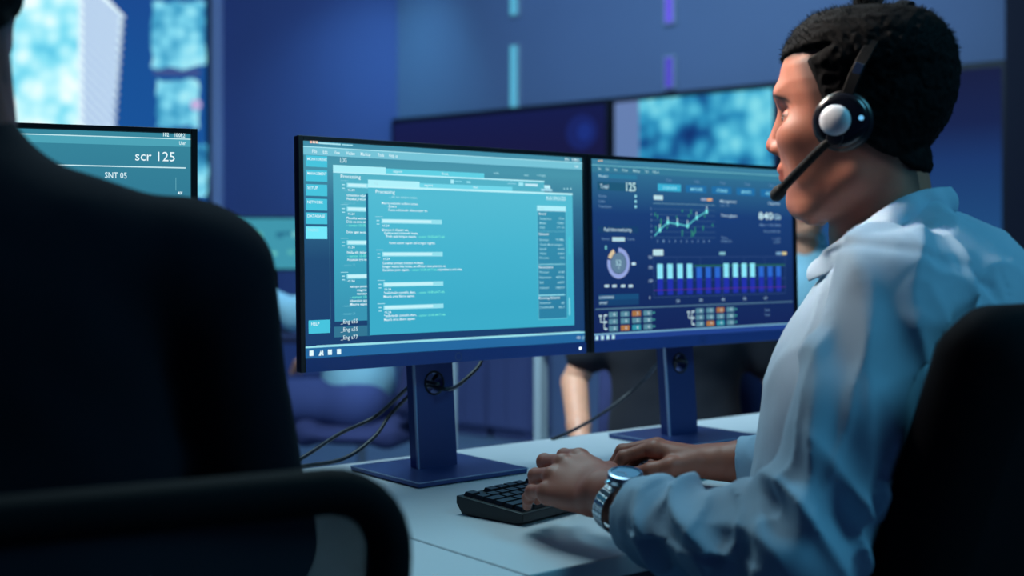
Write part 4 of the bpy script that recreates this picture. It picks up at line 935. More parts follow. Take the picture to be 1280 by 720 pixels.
# ---- the shirt
def shirt():
    h = .0034; F = Field((-.06, -1.08, .50), (.82, -.20, 1.20), h)
    F.ell(T(.075, 0, .60), (.135, .160, .14), .05, M=[TF, TL, UP])
    F.ell(T(.072, 0, .74), (.128, .145, .17), .05, M=[TF, TL, UP])
    F.ell(T(.046, 0, .89), (.126, .142, .17), .05, M=[TF, TL, UP])
    F.ell(T(-.018, 0, .985), (.118, .148, .115), .05, M=[TF, TL, UP])
    F.cap(T(-.02, .125, 1.006), T(-.02, -.125, 1.006), .056, .056, .04)
    F.cap(T(-.035, .05, 1.035), T(-.035, -.05, 1.035), .058, .058, .05)
    nb_ = Hc+HF*-.035+UP*-.135
    F.cap(T(-.02, 0, 1.03), nb_, .066, .054, .04)
    F.ell(T(.050, 0, 1.0), (.05, .09, .07), .04, M=[TF, TL, UP])
    # arms
    F.chain([T(-.01, .12, 1.0), SHl, SHl+(ELl-SHl)*.5, ELl], [.062, .061, .056, .048], .016)
    cd = (WRl-ELl)/np.linalg.norm(WRl-ELl); CFl = at(797, 643, 1.345)
    F.chain([ELl, ELl+(CFl-ELl)*.45, CFl-cd*.03], [.050, .050, .044], .02); F.cap(CFl-cd*.045, CFl, .0425, .0415, .008)
    F.chain([T(-.01, -.12, 1.0), SHr, SHr+(ELr-SHr)*.5, ELr], [.062, .061, .056, .050], .035)
    cr = (WRr-ELr)/np.linalg.norm(WRr-ELr); CFr = WRr-cr*.022
    F.chain([ELr, CFr-cr*.04], [.050, .040], .02); F.cap(CFr-cr*.045, CFr, .0375, .0365, .008)
    # folds
    sl, x, y, z = F.win(F.lo, F.lo+F.h*F.n)
    D = F.D; near = np.abs(D) < .03; idx = np.argwhere(near); P = F.lo+idx*h
    def seg(P, a, b):
        ab = b-a; t = ((P-a)@ab)/(ab@ab); q = P-a-np.clip(t, 0, 1)[:, None]*ab; return t, np.linalg.norm(q, axis=1)
    X, Y, Z = P.T; n1 = vnoise(X, Y, Z, 9.0); n2 = vnoise(X, Y, Z, 22.0)
    tu, ru = seg(P, SHl, ELl); tf, rf = seg(P, ELl, CFl)
    disp = .012*n1+.006*n2
    # ridged folds: long ones down the upper arm, rings above the cuff and at the elbow
    q = P-SHl; a_u = (ELl-SHl)/np.linalg.norm(ELl-SHl); s1 = np.cross(a_u, UP); s1 /= np.linalg.norm(s1); s2 = np.cross(a_u, s1)
    ang = np.arctan2(q@s2, q@s1); up_w = np.exp(-(np.maximum(ru-.06, 0)/.02)**2)*sstep(-.25, .05, tu)*sstep(1.1, .8, tu)
    rid = lambda v: 1-np.abs(np.sin(v))*2
    disp += up_w*.0085*rid(ang*2.2+tu*3.5+n1*5)*(.6+n2)
    el_w = np.exp(-((tu-.86)/.16)**2)*np.exp(-(np.maximum(ru-.06, 0)/.03)**2); disp += el_w*.010*rid(tu*16+ang*1.3+n1*4)
    fo_w = np.exp(-(np.maximum(rf-.05, 0)/.02)**2)*sstep(-.05, .15, tf)*sstep(.9, .72, tf)
    q = P-ELl; ang2 = np.arctan2(q[:, 2], q@np.cross(cd, UP)); disp += fo_w*.011*rid(tf*9+ang2*1.6+n1*6)
    back = sstep(.0, -.05, (P-Mx)@TF)*np.exp(-(np.maximum(.06-ru, 0)/.02)**2)
    disp += back*.006*rid(((P-Mx)@TL)*16+Z*9+n1*5)
    sh_w = np.exp(-((tu+.12)/.16)**2)*(ru < .12); disp += sh_w*.006*rid(ang*3+n1*5)
    # small creases: ridged noise stretched along the limb
    def ridged(ax_, s, st):
        ax_ = ax_/np.linalg.norm(ax_); b1 = np.cross(ax_, [.3, .8, .5]); b1 /= np.linalg.norm(b1); b2 = np.cross(ax_, b1); w_ = P+.02*np.stack([n1, n2, n1], 1)
        return (1-np.abs(vnoise(w_@ax_*st, w_@b1, w_@b2, s))*2.6)**3
    disp += .0060*up_w*ridged(ELl-SHl, 26, .30)+.0065*fo_w*ridged(np.cross(cd, UP)+cd*.4, 24, .35)+.0045*back*ridged(UP+TL*.4, 22, .30)+.0035*sh_w*ridged(TF-UP*.6, 28, .3)
    fr_w = sstep(.02, .08, (P-Mx)@TF)*(1-up_w)*(1-fo_w); disp += .0030*fr_w*ridged(UP+TF*.3, 20, .25)
    cuffz = np.exp(-((tf-.97)/.06)**4); disp *= (1-.8*cuffz)
    # cuff seam and armhole seam
    disp -= .0016*np.exp(-((tf-.80)/.012)**2)*(rf < .06)
    disp -= .0034*np.exp(-((tu+.10+.05*np.sin(ang))/.022)**2)*(ru < .10)
    D[idx[:, 0], idx[:, 1], idx[:, 2]] -= disp.astype(np.float32)
    # openings at cuffs
    F.cap(CFl-cd*.012, CFl+cd*.07, .0365, .0370, .001, sub=True); F.cap(CFr-cr*.010, CFr+cr*.06, .0305, .0305, .001, sub=True)
    for c_, d_ in ((CFl, cd), (CFr, cr)):
        sl, x, y, z = F.win(c_-.075, c_+.075); pl = (x-c_[0])*d_[0]+(y-c_[1])*d_[1]+(z-c_[2])*d_[2]
        dd2 = np.sqrt(np.maximum((x-c_[0])**2+(y-c_[1])**2+(z-c_[2])**2-pl**2, 0))
        F.D[sl] = np.where((dd2 < .056) & (pl > -.02), np.maximum(F.D[sl], pl), F.D[sl])
    V, Q = F.mesh(); return relax(V, Q, 2, .4), Q
V, Q = shirt(); sh_ = link('shirt', np_mesh('shirt', V-o_, Q), M['shirt'], man)
# collar
upr = [(1188,233,0.0), (1172,234,.022), (1150,238,.042), (1122,249,.056), (1092,269,.062), (1060,291,.055), (1036,309,.038), (1018,326,.018)]
lwr = [(1195,265,0.0), (1176,267,.030), (1152,272,.054), (1124,284,.082), (1096,301,.092), (1068,321,.084), (1040,339,.062), (1011,353,.034)]
def hpw(p): return toW(np.array([hp(p[0], p[1], p[2])]))[0]
def strip(pu, pl, nm, mat, thick=.0022, sub=6, bow=.004):
    us = bez([hp(*p) for p in pu], 6); ls = bez([hp(*p) for p in pl], 6); n = len(us)
    us = [q*[1, -1, 1] for q in us[:0:-1]]+us; ls = [q*[1, -1, 1] for q in ls[:0:-1]]+ls; n = len(us); V = []; F_ = []
    for i in range(n):
        for j in range(sub+1):
            t = j/sub; p = us[i]*(1-t)+ls[i]*t; out = p*[1, 1, 0]+[.03, 0, 0]; out = out/(np.linalg.norm(out)+1e-9)
            V.append(p+out*bow*math.sin(math.pi*min(1, t*1.0))+out*0.0015*math.sin(i*.9+j*.5))
    for i in range(n-1):
        for j in range(sub): a = i*(sub+1)+j; F_.append((a, a+1, a+sub+2, a+sub+1))
    me = bpy.data.meshes.new(nm); me.from_pydata([tuple(q) for q in toW(np.array(V))-o_], [], F_); me.update()
    o = link(nm, me, mat, sh_); so = o.modifiers.new('thickness', 'SOLIDIFY'); so.thickness = thick; so.offset = 0
    sb = o.modifiers.new('smooth', 'SUBSURF'); sb.levels = 1; sb.render_levels = 1
    return o
strip(upr, lwr, 'collar', M['shirt'], .0026)
inn = [(p[0]-(1 if p[0] > 1100 else -2), p[1]+22, p[2]*.93) for p in upr]
strip([(p[0], p[1]+1, p[2]*.96) for p in upr], inn, 'collar_band', M['shirt'], .002, 3, 0)
# trousers and shoes (below the frame)
F = Field((-.15, -1.15, -.0), (.85, .05, .72), .008)
hipL, hipR = T(.05, .09, .56), T(.05, -.09, .56); kL, kR = T(.50, .12, .55), T(.50, -.12, .55); aL, aR = T(.46, .12, .10), T(.46, -.12, .10)
F.cap(hipL, hipR, .115, .115, .05)
for a_, b_, c_ in ((hipL, kL, aL), (hipR, kR, aR)): F.chain([a_, b_, c_], [.095, .068, .050], .03)
V, Q = F.mesh(); link('trousers', np_mesh('trousers', V-o_, Q), M['trousers'], man)
for a_ in (aL, aR):
    F = Field(a_+[-.3, -.3, -.12], a_+[.3, .3, .1], .006); F.chain([a_+UP*-.02, a_+UP*-.058+TF*.0, a_+UP*-.062+TF*.16], [.042, .042, .034], .03); F.D = np.maximum(F.D, (.004-F.ax[2])[None, None, :])
    V, Q = F.mesh(); link('shoe', np_mesh('shoe', V-o_, Q), M['shoe'], man)

# ---- wrist watch
ax = (WRl-at(806, 651, 1.33)); ax /= np.linalg.norm(ax); Wc = WRl*.50+at(806, 651, 1.33)*.50
wu = UP-ax*(UP@ax); wu /= np.linalg.norm(wu); ws = np.cross(wu, ax)
wa = R(6); wu, ws = wu*math.cos(wa)+ws*math.sin(wa), ws*math.cos(wa)-wu*math.sin(wa)
wt = empty('wristwatch', tuple(Wc), 'silver wristwatch with a steel link band on the typing wrist', 'watch')
mb = MB(); nl_ = 26; ra, rb_ = .0345, .0295
for k in range(nl_):
    t = R(28)+(2*math.pi-R(56))*(k+.5)/nl_; p = Wc+wu*math.cos(t)*rb_+ws*math.sin(t)*ra; out = wu*math.cos(t)/rb_+ws*math.sin(t)/ra; out /= np.linalg.norm(out); tan = np.cross(ax, out)
    for off, w in ((-.0065, .0050), (0, .0068), (.0065, .0050)):
        Mx_ = Matrix((tuple(ax), tuple(tan), tuple(out))).transposed(); mb.box(p+ax*off, (w, .0060, .0032), Mx_)
mb.build('band', M['silver'], wt, world=True, bevel=.0008)
cc = Wc+wu*(rb_+.0005)
MB().lathe(cc, wu, [(.017, -.003), (.0195, 0), (.0200, .005), (.0185, .008), (.0165, .0085)], 40).build('case', M['silver'], wt, world=True, bevel=.0004)
mb = MB(); mb.lathe(cc+wu*.0075, wu, [(.0195, 0), (.0190, .0022), (.0160, .0030), (.0155, .0012)], 40)
mb.build('bezel', pmat('watch_bezel', C(140, 160, 180), .25, metal=.9), wt, world=True)
MB().lathe(cc+wu*.0086, wu, [(.0155, 0), (.0155, .0006)], 40).build('dial', pmat('watch_dial', C(120, 170, 200), .2, metal=.2), wt, world=True)
for a_, L_ in ((.6, .011), (2.7, .008)):
    d = ax*math.cos(a_)+ws*math.sin(a_); MB().bar(cc+wu*.0095, cc+wu*.0095+d*L_, .0009, .0003, up=wu).build('watch_hand', M['silver'], wt, world=True)
mb = MB(); mb.cyl(cc+ws*.019+wu*.003, cc+ws*.0245+wu*.003, .0028, None, 12); mb.build('crown', M['silver'], wt, world=True, bevel=.0004)
for s_ in (-1, 1): pass

# ---- headset
hs = empty('headset', tuple(toW(np.array([[0, 0, .1]]))[0]), 'black headset with grey disc and boom microphone, worn by the typing man', 'headset')
def hw(f, l, u): return toW(np.array([[f, l, u]]))[0]
fe, ue = pxl(1052, 151, .092)
for s_ in (1, -1):
    l0 = .078*s_
    mb = MB(); mb.lathe(hw(fe, l0-.002*s_, ue), HL*s_, [(.022, 0), (.0305, .002), (.0330, .008), (.0320, .013), (.026, .015)], 36); mb.build('ear_cushion', pmat('leatherette', C(14, 14, 20), .35), hs, world=True, smooth=True)
    mb = MB(); mb.lathe(hw(fe, l0+.014*s_, ue), HL*s_, [(.024, 0), (.0300, .003), (.0285, .008), (.0220, .0095), (.015, .010)], 36); mb.build('ear_cup', pmat('cup_plastic', C(14, 16, 24), .22), hs, world=True, smooth=True)
fd, ud = pxl(1043.5, 149.5, .112)
mb = MB(); mb.lathe(hw(fd, .100, ud), HL+HF*.18, [(.0155, 0), (.0165, .003), (.0163, .008), (.0145, .0108), (.009, .0128), (.0001, .0135)], 40); dd = mb.build('pivot_disc', pmat('grey_disc', C(196, 198, 204), .45), hs, world=True, smooth=True); dd['label'] = 'light grey round pivot disc'
mb = MB(); fq, uq = pxl(1076, 147, .104); mb.lathe(hw(fq, .1005, uq), HL, [(.0028, 0), (.0028, .0015), (.0001, .002)], 12); ll = mb.build('indicator_light', emat((110, 190, 240), 1.0), hs, world=True); ll['label'] = 'tiny blue light'
# headband: arch over the head
arch = []
topf, topu = pxl(1136, 5, 0)
for i in range(41):
    t = -1+2*i/40; a_ = t*math.pi/2; l = .091*math.sin(a_); u = ue+.02+(topu+.001-ue-.02)*math.cos(a_)**.9 if abs(t) < 1 else ue+.02; f = fe-.004+(topf-fe+.004)*math.cos(a_)**1.1 if abs(t) < 1 else fe-.004
    arch.append(np.array([f, l, u]))
mb = MB(); vs = []
for i, p in enumerate(arch):
    d = arch[min(i+1, 40)]-arch[max(i-1, 0)]; d /= np.linalg.norm(d); fv = np.array([1, 0, .25]); fv -= d*(fv@d); fv /= np.linalg.norm(fv); o2 = np.cross(d, fv); w = .0062; th = .0020
    for a_, b_ in ((-1, -1), (1, -1), (1, 1), (-1, 1)): vs.append(toW(np.array([p+fv*w*a_+o2*th*b_]))[0])
fs = [(i*4+k, i*4+(k+1) % 4, (i+1)*4+(k+1) % 4, (i+1)*4+k) for i in range(40) for k in range(4)]+[(3, 2, 1, 0), (160, 161, 162, 163)]
mb.add(vs, fs); mb.build('headband', pmat('band_plastic', C(4, 4, 7), .6, spec=.2), hs, world=True, bevel=.0008)
for s_ in (1, -1):
    p0 = hw(fe-.002, .087*s_, ue+.018); p1 = hw(*(arch[36 if s_ > 0 else 4]+[.0, .0035*s_, 0])); mb = MB(); mb.bar(p0, p1, .009, .003, up=HL); ya = mb.build('slider', pmat('slider_steel', C(96, 112, 136), .3, metal=.6), hs, world=True, bevel=.0006)
bm_ = [pxl(1044, 172, .100)+(.100,), pxl(1028, 184, .098)+(.098,), pxl(1005, 207, .088)+(.088,), pxl(984, 229, .068)+(.068,), pxl(972, 242, .055)+(.055,)]
pts = bez([hw(a_, c_, b_) for a_, b_, c_ in bm_], 8); mb = MB(); mb.tube(pts, [.0046+.0008*i/len(pts) for i in range(len(pts))], 12); mb.build('microphone_boom', pmat('boom_plastic', C(5, 5, 8), .75, spec=.2), hs, world=True, smooth=True)
e0, e1 = pts[-6], pts[-1]; dd_ = (e1-e0)/np.linalg.norm(e1-e0)
MB().lathe(e0, dd_, [(.004, 0), (.0068, .003), (.0078, .010), (.0074, .017), (.0045, .0215), (.0001, .0225)], 20).build('microphone', pmat('mic_foam', C(12, 12, 18), .8), hs, world=True, smooth=True)
MB().cyl(hw(*[pxl(1044, 172, .100)[0], .094, pxl(1044, 172, .100)[1]]), hw(*[pxl(1044, 172, .100)[0], .105, pxl(1044, 172, .100)[1]]), .009).build('boom_pivot', M['blackplastic'], hs, world=True, bevel=.001)

# ================================================================== OFFICE CHAIRS
def office_chair(loc, rot, label, style='padded', bw=.46, z0=.50, z1=1.02, rec=14, cmat=None, group=None, back_y=-.20, arms=True, opt_rc=.07):
    """local: faces +Y, seat centre at the origin"""
    e = empty('office_chair', loc, label, 'chair', group); e.rotation_euler = (0, 0, rot); cm = cmat or M['chair']
    def B(mb, n, m, bev=0, smooth=False): return mb.build(n, m, e, bevel=bev, smooth=smooth)
    F = Field((-.3, -.3, .38), (.3, .3, .52), .008); F.ell((0, 0, .44), (.26, .26, .045), .03); F.cap((-.18, .15, .445), (.18, .15, .445), .045, None, .04); F.cap((-.18, -.15, .445), (.18, -.15, .445), .045, None, .04)
    V, Q = F.mesh(); link('seat', np_mesh('seat', V, Q), cm, e)
    tr_ = math.tan(R(rec))
    def BP(x, z, d): return (x, back_y-(z-z0)*tr_+d+.35*x*x, z)
    hw_ = bw/2; n = 28; rc = opt_rc
    def outline(ins):
        pts = []; xa, za, zb = hw_-ins, z0+ins, z1-ins; r = max(rc-ins, .01)
        for cx_, cz_, a0 in ((xa-r, zb-r, 0), (-xa+r, zb-r, 90), (-xa+r, za+r, 180), (xa-r, za+r, 270)):
            for k in range(8): t = R(a0+90*k/7); pts.append((cx_+r*math.cos(t), cz_+r*math.sin(t)))
        return pts
    if style == 'padded':
        mb = MB(); rings = []
        for ins, d in ((.05, .028), (.015, .024), (.0, .008), (.0, -.018), (.02, -.035), (.07, -.042)):
            rings.append([BP(x, z, d) for x, z in outline(ins)])
        m_ = len(rings[0]); vs = [p for r_ in rings for p in r_]; fs = [(i*m_+k, (i+1)*m_+k, (i+1)*m_+(k+1) % m_, i*m_+(k+1) % m_) for i in range(len(rings)-1) for k in range(m_)]
        fs += [tuple(range(m_)), tuple(reversed(range((len(rings)-1)*m_, len(rings)*m_)))]
        mb.add(vs, fs); B(mb, 'backrest', cm, 0, True)
    else:
        mb = MB(); o_ = outline(.0)+[outline(.0)[0]]; o2 = [BP(x, z, 0) for x, z in outline(.016)]; o2 = o2+[o2[0], o2[1]]
        mb.tube(o2, .017, 12, False); B(mb, 'back_frame', pmat('matt_black_frame', C(8, 8, 13), .8, spec=.15), 0, True)
        g = 14; vs = []; fs = []
        for i in range(g+1):
            for j in range(g+1):
                x = (-1+2*i/g)*(hw_-.018); z = z0+.018+(z1-z0-.036)*j/g; ex = max(0, abs(x)-(hw_-.018-rc)); ez = max(0, abs(z-(z0+z1)/2)-((z1-z0)/2-.018-rc))
                if math.hypot(ex, ez) > rc: k_ = rc/math.hypot(ex, ez); x = math.copysign((hw_-.018-rc)+ex*k_, x) if ex else x; z = (z0+z1)/2+math.copysign(((z1-z0)/2-.018-rc)+ez*k_, z-(z0+z1)/2) if ez else z
                vs.append(BP(x, z, .0))
        for i in range(g):
            for j in range(g): a_ = i*(g+1)+j; fs.append((a_, a_+g+1, a_+g+2, a_+1))
        mb = MB(); mb.add(vs, fs); B(mb, 'mesh_panel', M['mesh'], 0, True)
        mb = MB(); mb.box((0, back_y-.035-(.72-z0)*tr_*.5, .66), (.06, .03, .40), Matrix.Rotation(R(rec), 3, 'X')); B(mb, 'back_support', M['blackplastic'], .008)
    mb = MB(); mb.bar((0, -.05, .40), (0, back_y-.05, .42), .06, .02); mb.bar((0, back_y-.05, .41), (0, back_y-.07-(.62-z0)*tr_, .62), .06, .02, up=(0, 1, 0)); B(mb, 'back_bracket', M['blackplastic'], .004)
    if arms:
        for s_ in (-1, 1):
            mb = MB(); mb.bar((s_*.20, -.02, .40), (s_*.285, -.02, .42), .05, .015); mb.bar((s_*.285, -.02, .41), (s_*.285, -.04, .64), .045, .016, up=(1, 0, 0)); ar = B(mb, 'armrest', M['blackplastic'], .004)
            mb = MB(); mb.box((s_*.285, -.03, .655), (.07, .24, .03)); q = mb.build('arm_pad', M['blackplastic'], ar, bevel=.01)
    MB().cyl((0, 0, .10), (0, 0, .24), .028).build('gas_column', M['blackplastic'], e); MB().cyl((0, 0, .24), (0, 0, .40), .018).build('piston', M['silver'], e)
    mb = MB(); 
    for k in range(5):
        a_ = 2*math.pi*k/5+.3; mb.bar((0, 0, .10), (.29*math.cos(a_), .29*math.sin(a_), .075), .045, .025)
    B(mb, 'star_base', M['blackplastic'], .005)
    for k in range(5):
        a_ = 2*math.pi*k/5+.3; c = Vector((.29*math.cos(a_), .29*math.sin(a_), .028)); t_ = Vector((-math.sin(a_), math.cos(a_), 0))
        mb = MB(); mb.cyl(c-t_*.022, c-t_*.006, .027, None, 16); mb.cyl(c+t_*.006, c+t_*.022, .027, None, 16); mb.box(c+Vector((0, 0, .025)), (.02, .02, .03)); B(mb, 'caster', M['blackplastic'], .002)
    return e
def meshmat():
    m = pmat('chair_mesh_fabric', C(24, 24, 36), .8); nt = m.node_tree; b = nt.nodes['Principled BSDF']
    tc = nt.nodes.new('ShaderNodeTexCoord'); sx = nt.nodes.new('ShaderNodeSeparateXYZ'); nt.links.new(tc.outputs['Object'], sx.inputs[0]); outs = []
    for ax_ in ('X', 'Z'):
        mu = nt.nodes.new('ShaderNodeMath'); mu.operation = 'MULTIPLY'; mu.inputs[1].default_value = 330; nt.links.new(sx.outputs[ax_], mu.inputs[0])
        fr = nt.nodes.new('ShaderNodeMath'); fr.operation = 'FRACT'; nt.links.new(mu.outputs[0], fr.inputs[0])
        lt = nt.nodes.new('ShaderNodeMath'); lt.operation = 'GREATER_THAN'; lt.inputs[1].default_value = .74; nt.links.new(fr.outputs[0], lt.inputs[0]); outs.append(lt)
    mn = nt.nodes.new('ShaderNodeMath'); mn.operation = 'MULTIPLY'; nt.links.new(outs[0].outputs[0], mn.inputs[0]); nt.links.new(outs[1].outputs[0], mn.inputs[1])
    iv = nt.nodes.new('ShaderNodeMath'); iv.operation = 'SUBTRACT'; iv.inputs[0].default_value = 1; nt.links.new(mn.outputs[0], iv.inputs[1]); nt.links.new(iv.outputs[0], b.inputs['Alpha'])
    return m
M['mesh'] = meshmat()
# chair of the man in the pale blue shirt
FC = dirw(-.6255, .78); c1 = cam2w(.365, 1.515, 0)
office_chair((c1[0], c1[1], 0), -R(0), 'black padded office chair behind the man in the pale blue shirt', 'padded', .46, .50, 1.03, 19, arms=False, back_y=-.175, opt_rc=.045)
# chair of the man in black
c2 = cam2w(-.362, .93, 0); rot2 = math.atan2(.30, .954); 
office_chair((c2[0], c2[1], 0), -rot2*.6, 'black mesh-backed office chair in front of the white desk, carrying the man in black', 'mesh', .50, .50, .925, 6, back_y=-.12)

# ================================================================== OTHER PEOPLE
def person(name_label, base, face, opts):
    """base: hip centre on the ground plane; face: unit forward; a seated or standing clothed person"""
    f = np.array(face, float); l = np.array([-f[1], f[0], 0]); b = np.array(base, float); h = opts.get('h', .006)
    B = lambda a, c, z: b+f*a+l*c+UP*z
    e = empty('person', tuple(b*[1, 1, 0]), name_label, 'person'); o = np.array(e.location)
    sh, hd = opts.get('sh', 1.0), opts.get('hd', 1.22); lean = opts.get('lean', .0); hw_ = opts.get('w', .17)
    hipz = opts.get('hip', .54); arms = opts['arms']
    HPq = opts['head']; hf = np.array(opts.get('hface', f)); hl = np.array([-hf[1], hf[0], 0]); hc = B(lean+.03, opts.get('hx', 0), hd)
    parts = [(frame_xf(HPq[0][0], hc, hf, hl), HPq[0][1], HPq[0][2])]
    S = {1: B(lean, hw_, sh-.06), -1: B(lean, -hw_, sh-.06)}; J = {}
    for s_ in (1, -1):
        E, W, K = [B(*q) for q in arms[s_]]; J[s_] = (E, W, K)
        lo = np.minimum(np.minimum(E, W), K)-.14; hi = np.maximum(np.maximum(E, W), K)+.14; F = Field(lo, hi, .003)
        nl = hand(F, W, K-W, UP if abs((K-W)[2]) < .06 else f, s_*(1), (22, 40, 22)); F.chain([W, W+(E-W)*.3, E], [.024, .030, .036], .01)
        if opts.get('short'): pass
        V, Q = F.mesh(); parts.append((V, Q, None))
    F = Field(b+[-.5, -.5, .3], b+[.5, .5, 1.6], .01)
    F.chain([B(0, 0, hipz+.05), B(lean*.5, 0, (hipz+sh)/2), B(lean, 0, sh-.04), hc-UP*.12-hf*.03], [.10, .10, .07, .045], .03)
    for s_ in (1, -1): F.cap(B(lean, 0, sh-.04), S[s_], .05, .04, .02); F.cap(S[s_], J[s_][0], .040, .034, .01)
    V, Q = F.mesh(); parts.append((V, Q, None))
    V, Q, K = join(parts); link('body', np_mesh('body', V-o, Q, K), opts['skin'], e)
    link('hair', np_mesh('hair', frame_xf(HPq[1][0], hc, hf, hl)-o, HPq[1][1]), opts.get('hairm', M['hair']), e)
    F = Field(b+[-.75, -.75, hipz-.15], b+[.75, .75, 1.6], h)
    ax3 = [f, l, UP]
    F.ell(B(.01, 0, hipz+.08), (.13, .17, .17), .05, M=ax3); F.ell(B(lean*.6, 0, (hipz+sh)/2+.06), (.125, .175, .22), .05, M=ax3); F.ell(B(lean, 0, sh-.09), (.115, .17, .12), .05, M=ax3)
    [F.cap(B(lean-.01, .05*q, sh-opts.get('tr', .012)), B(lean-.005, (hw_-.03)*q, sh-.05), .060, .060, .04) for q in (1, -1)]; F.cap(B(lean-.01, 0, sh-.02), hc-UP*(.150 if opts.get('collar', 1) else .17)-hf*.03, opts.get('nr', .075), min(.060, opts.get('nr', .06)), .05)
    for s_ in (1, -1):
        E, W, K = J[s_]
        if opts.get('short'): F.cap(S[s_], S[s_]+(E-S[s_])*.55, .062, .058, .03)
        else: F.chain([S[s_], E, E+(W-E)*.93], [.064, .052, .038], .03)
    sl, x, y, z = F.win(F.lo, F.lo+F.h*F.n); F.D[sl] -= (.012*vnoise(x, y, z, 8)+.004*vnoise(x, y, z, 26)).astype(np.float32)
    V, Q = F.mesh(); V = relax(V, Q, 2, .5); top = link(opts.get('topn', 'shirt'), np_mesh('top', V-o, Q), opts['top'], e)
    if opts.get('collar', 1):
        mb = MB(); cc_ = hc-UP*.135-hf*.032; n = 24; vs = []
        for k in range(n+1):
            a_ = R(35)+R(290)*k/n; d = hf*math.cos(a_)+hl*math.sin(a_)
            for r_, z_ in ((.058, .022), (.064, .024), (.078, -.012)): vs.append(cc_+d*r_+UP*(z_-.012*math.cos(a_)))
        fs = [(i*3+j, i*3+j+1, (i+1)*3+j+1, (i+1)*3+j) for i in range(n) for j in range(2)]; mb.add(vs, fs); cl = mb.build('collar', opts['top'], e, world=True, smooth=True); so = cl.modifiers.new('t', 'SOLIDIFY'); so.thickness = .003
    F = Field(b+[-.75, -.75, 0], b+[.75, .75, hipz+.2], .01)
    if opts.get('stand'):
        an = {s_: B(0, .10*s_, .10) for s_ in (1, -1)}; F.cap(B(0, .08, hipz), B(0, -.08, hipz), .12, None, .05)
        for s_ in (1, -1): F.chain([B(0, .085*s_, hipz-.02), B(.02, .095*s_, .50), an[s_]], [.10, .07, .055], .03)
    else:
        an = {s_: B(.44, .12*s_, .10) for s_ in (1, -1)}; F.cap(B(0, .08, hipz), B(0, -.08, hipz), .115, None, .05)
        for s_ in (1, -1): F.chain([B(0, .085*s_, hipz), B(.44, .12*s_, hipz), an[s_]], [.095, .070, .052], .03)
    V, Q = F.mesh(); link('trousers', np_mesh('trousers', V-o, Q), opts['legs'], e)
    for s_ in (1, -1):
        a_ = an[s_]; F = Field(a_+[-.25, -.25, -.12], a_+[.25, .25, .1], .008); F.chain([a_+UP*-.02, a_+UP*-.058, a_+UP*-.064+f*.15], [.042, .042, .034], .03); F.D = np.maximum(F.D, (.004-F.ax[2])[None, None, :])
        V, Q = F.mesh(); link('shoe', np_mesh('shoe', V-o, Q), M['shoe'], e)
    return e, B
M['skin3'] = skin_mat('skin_shaded', C(112, 62, 56))  # darker skin copy: shadow on this head put into the colour
HQ2 = head_parts(.003, True, 2500)
# man in black suit, seen from behind
fb_ = np.array([.30, .954, 0]); fb_ /= np.linalg.norm(fb_); pb = cam2w(-.475, 1.06, 0)
arms_type = {1: [(.08, .265, .80), (.32, .12, .79), (.41, .10, .80)], -1: [(.08, -.265, .80), (.32, -.12, .79), (.41, -.10, .80)]}
pblack, _ = person('man in a black suit jacket, seen from behind with his face turned from the camera', pb-fb_*.04, fb_, dict(head=HQ2, skin=M['skin3'], top=M['suit'], topn='jacket', legs=M['trousers'], arms=arms_type, sh=1.115, hd=1.335, hip=.56, w=.202, lean=-.01, h=.005, tr=.022, collar=0, hx=.013, nr=.050, hface=(-.12, .993, 0)))
# background colleagues
def colleague(px, z, face, label, **kw):
    p = at(px, 314, z); f = dirw(*face); d = dict(head=HQ3, skin=M['skin2'], arms=arms_type, legs=M['trousers'], h=.01); d.update(kw)
    return person(label, (p[0], p[1], 0), f, d)
HQ3 = head_parts(.0045, True, 600)
M['teal'] = pmat('light_blue_shirt', C(150, 200, 220), .85); M['tee'] = pmat('black_tee', C(22, 22, 32), .95); M['jeans'] = pmat('light_blue_jeans', C(110, 140, 190), .9)
colleague(1003, 4.0, (-.15, -1), 'blurred colleague in a light blue shirt, seated beyond the headset wearer', top=M['teal'], arms=arms_type, hd=1.255, sh=1.04, w=.18)
colleague(845, 3.2, (-.2, -.98), 'blurred colleague in a black tee with one bare arm, seen under the dashboard monitor', top=M['tee'], legs=M['jeans'], topn='tee_shirt', short=True, collar=0, sh=.965, hd=1.165, w=.19,
          arms={1: [(-.02, .265, .72), (.14, .22, .56), (.21, .20, .53)], -1: [(.02, -.26, .74), (.18, -.22, .60), (.25, -.20, .57)]})
colleague(452, 4.5, (-1, .2), 'blurred colleague in a pale sleeve reaching out, mostly hidden by the middle monitor', legs=pmat('blue_trousers', C(60, 72, 128), .9), top=M['teal'], sh=1.02, hd=1.22,
          arms={1: [(.18, .20, .86), (.33, .14, .93), (.41, .12, .93)], -1: [(.16, -.20, .86), (.24, -.17, .72), (.30, -.16, .66)]})
# chairs for them, copies of one chair
pr = at(845, 314, 3.2); fr_ = dirw(-.2, -.98)
chA = office_chair((pr[0], pr[1], 0), math.atan2(fr_[1], fr_[0])-math.pi/2, 'dark office chair carrying the colleague in the black tee', 'padded', .46, .5, .90, 10, cmat=pmat('navy_upholstery', C(44, 50, 96), .9, noise=.15), arms=False, back_y=-.22)
for px, z, face, lab in ((1003, 4.0, (-.15, -1), 'dark office chair carrying the colleague in the light blue shirt'), (452, 4.5, (-1, .2), 'dark office chair carrying the colleague with the reaching sleeve')):
    c = copy_tree(chA); p = at(px, 314, z); g = dirw(*face); c.location = (p[0], p[1], 0); c.rotation_euler = (0, 0, math.atan2(g[1], g[0])-math.pi/2); c['label'] = lab

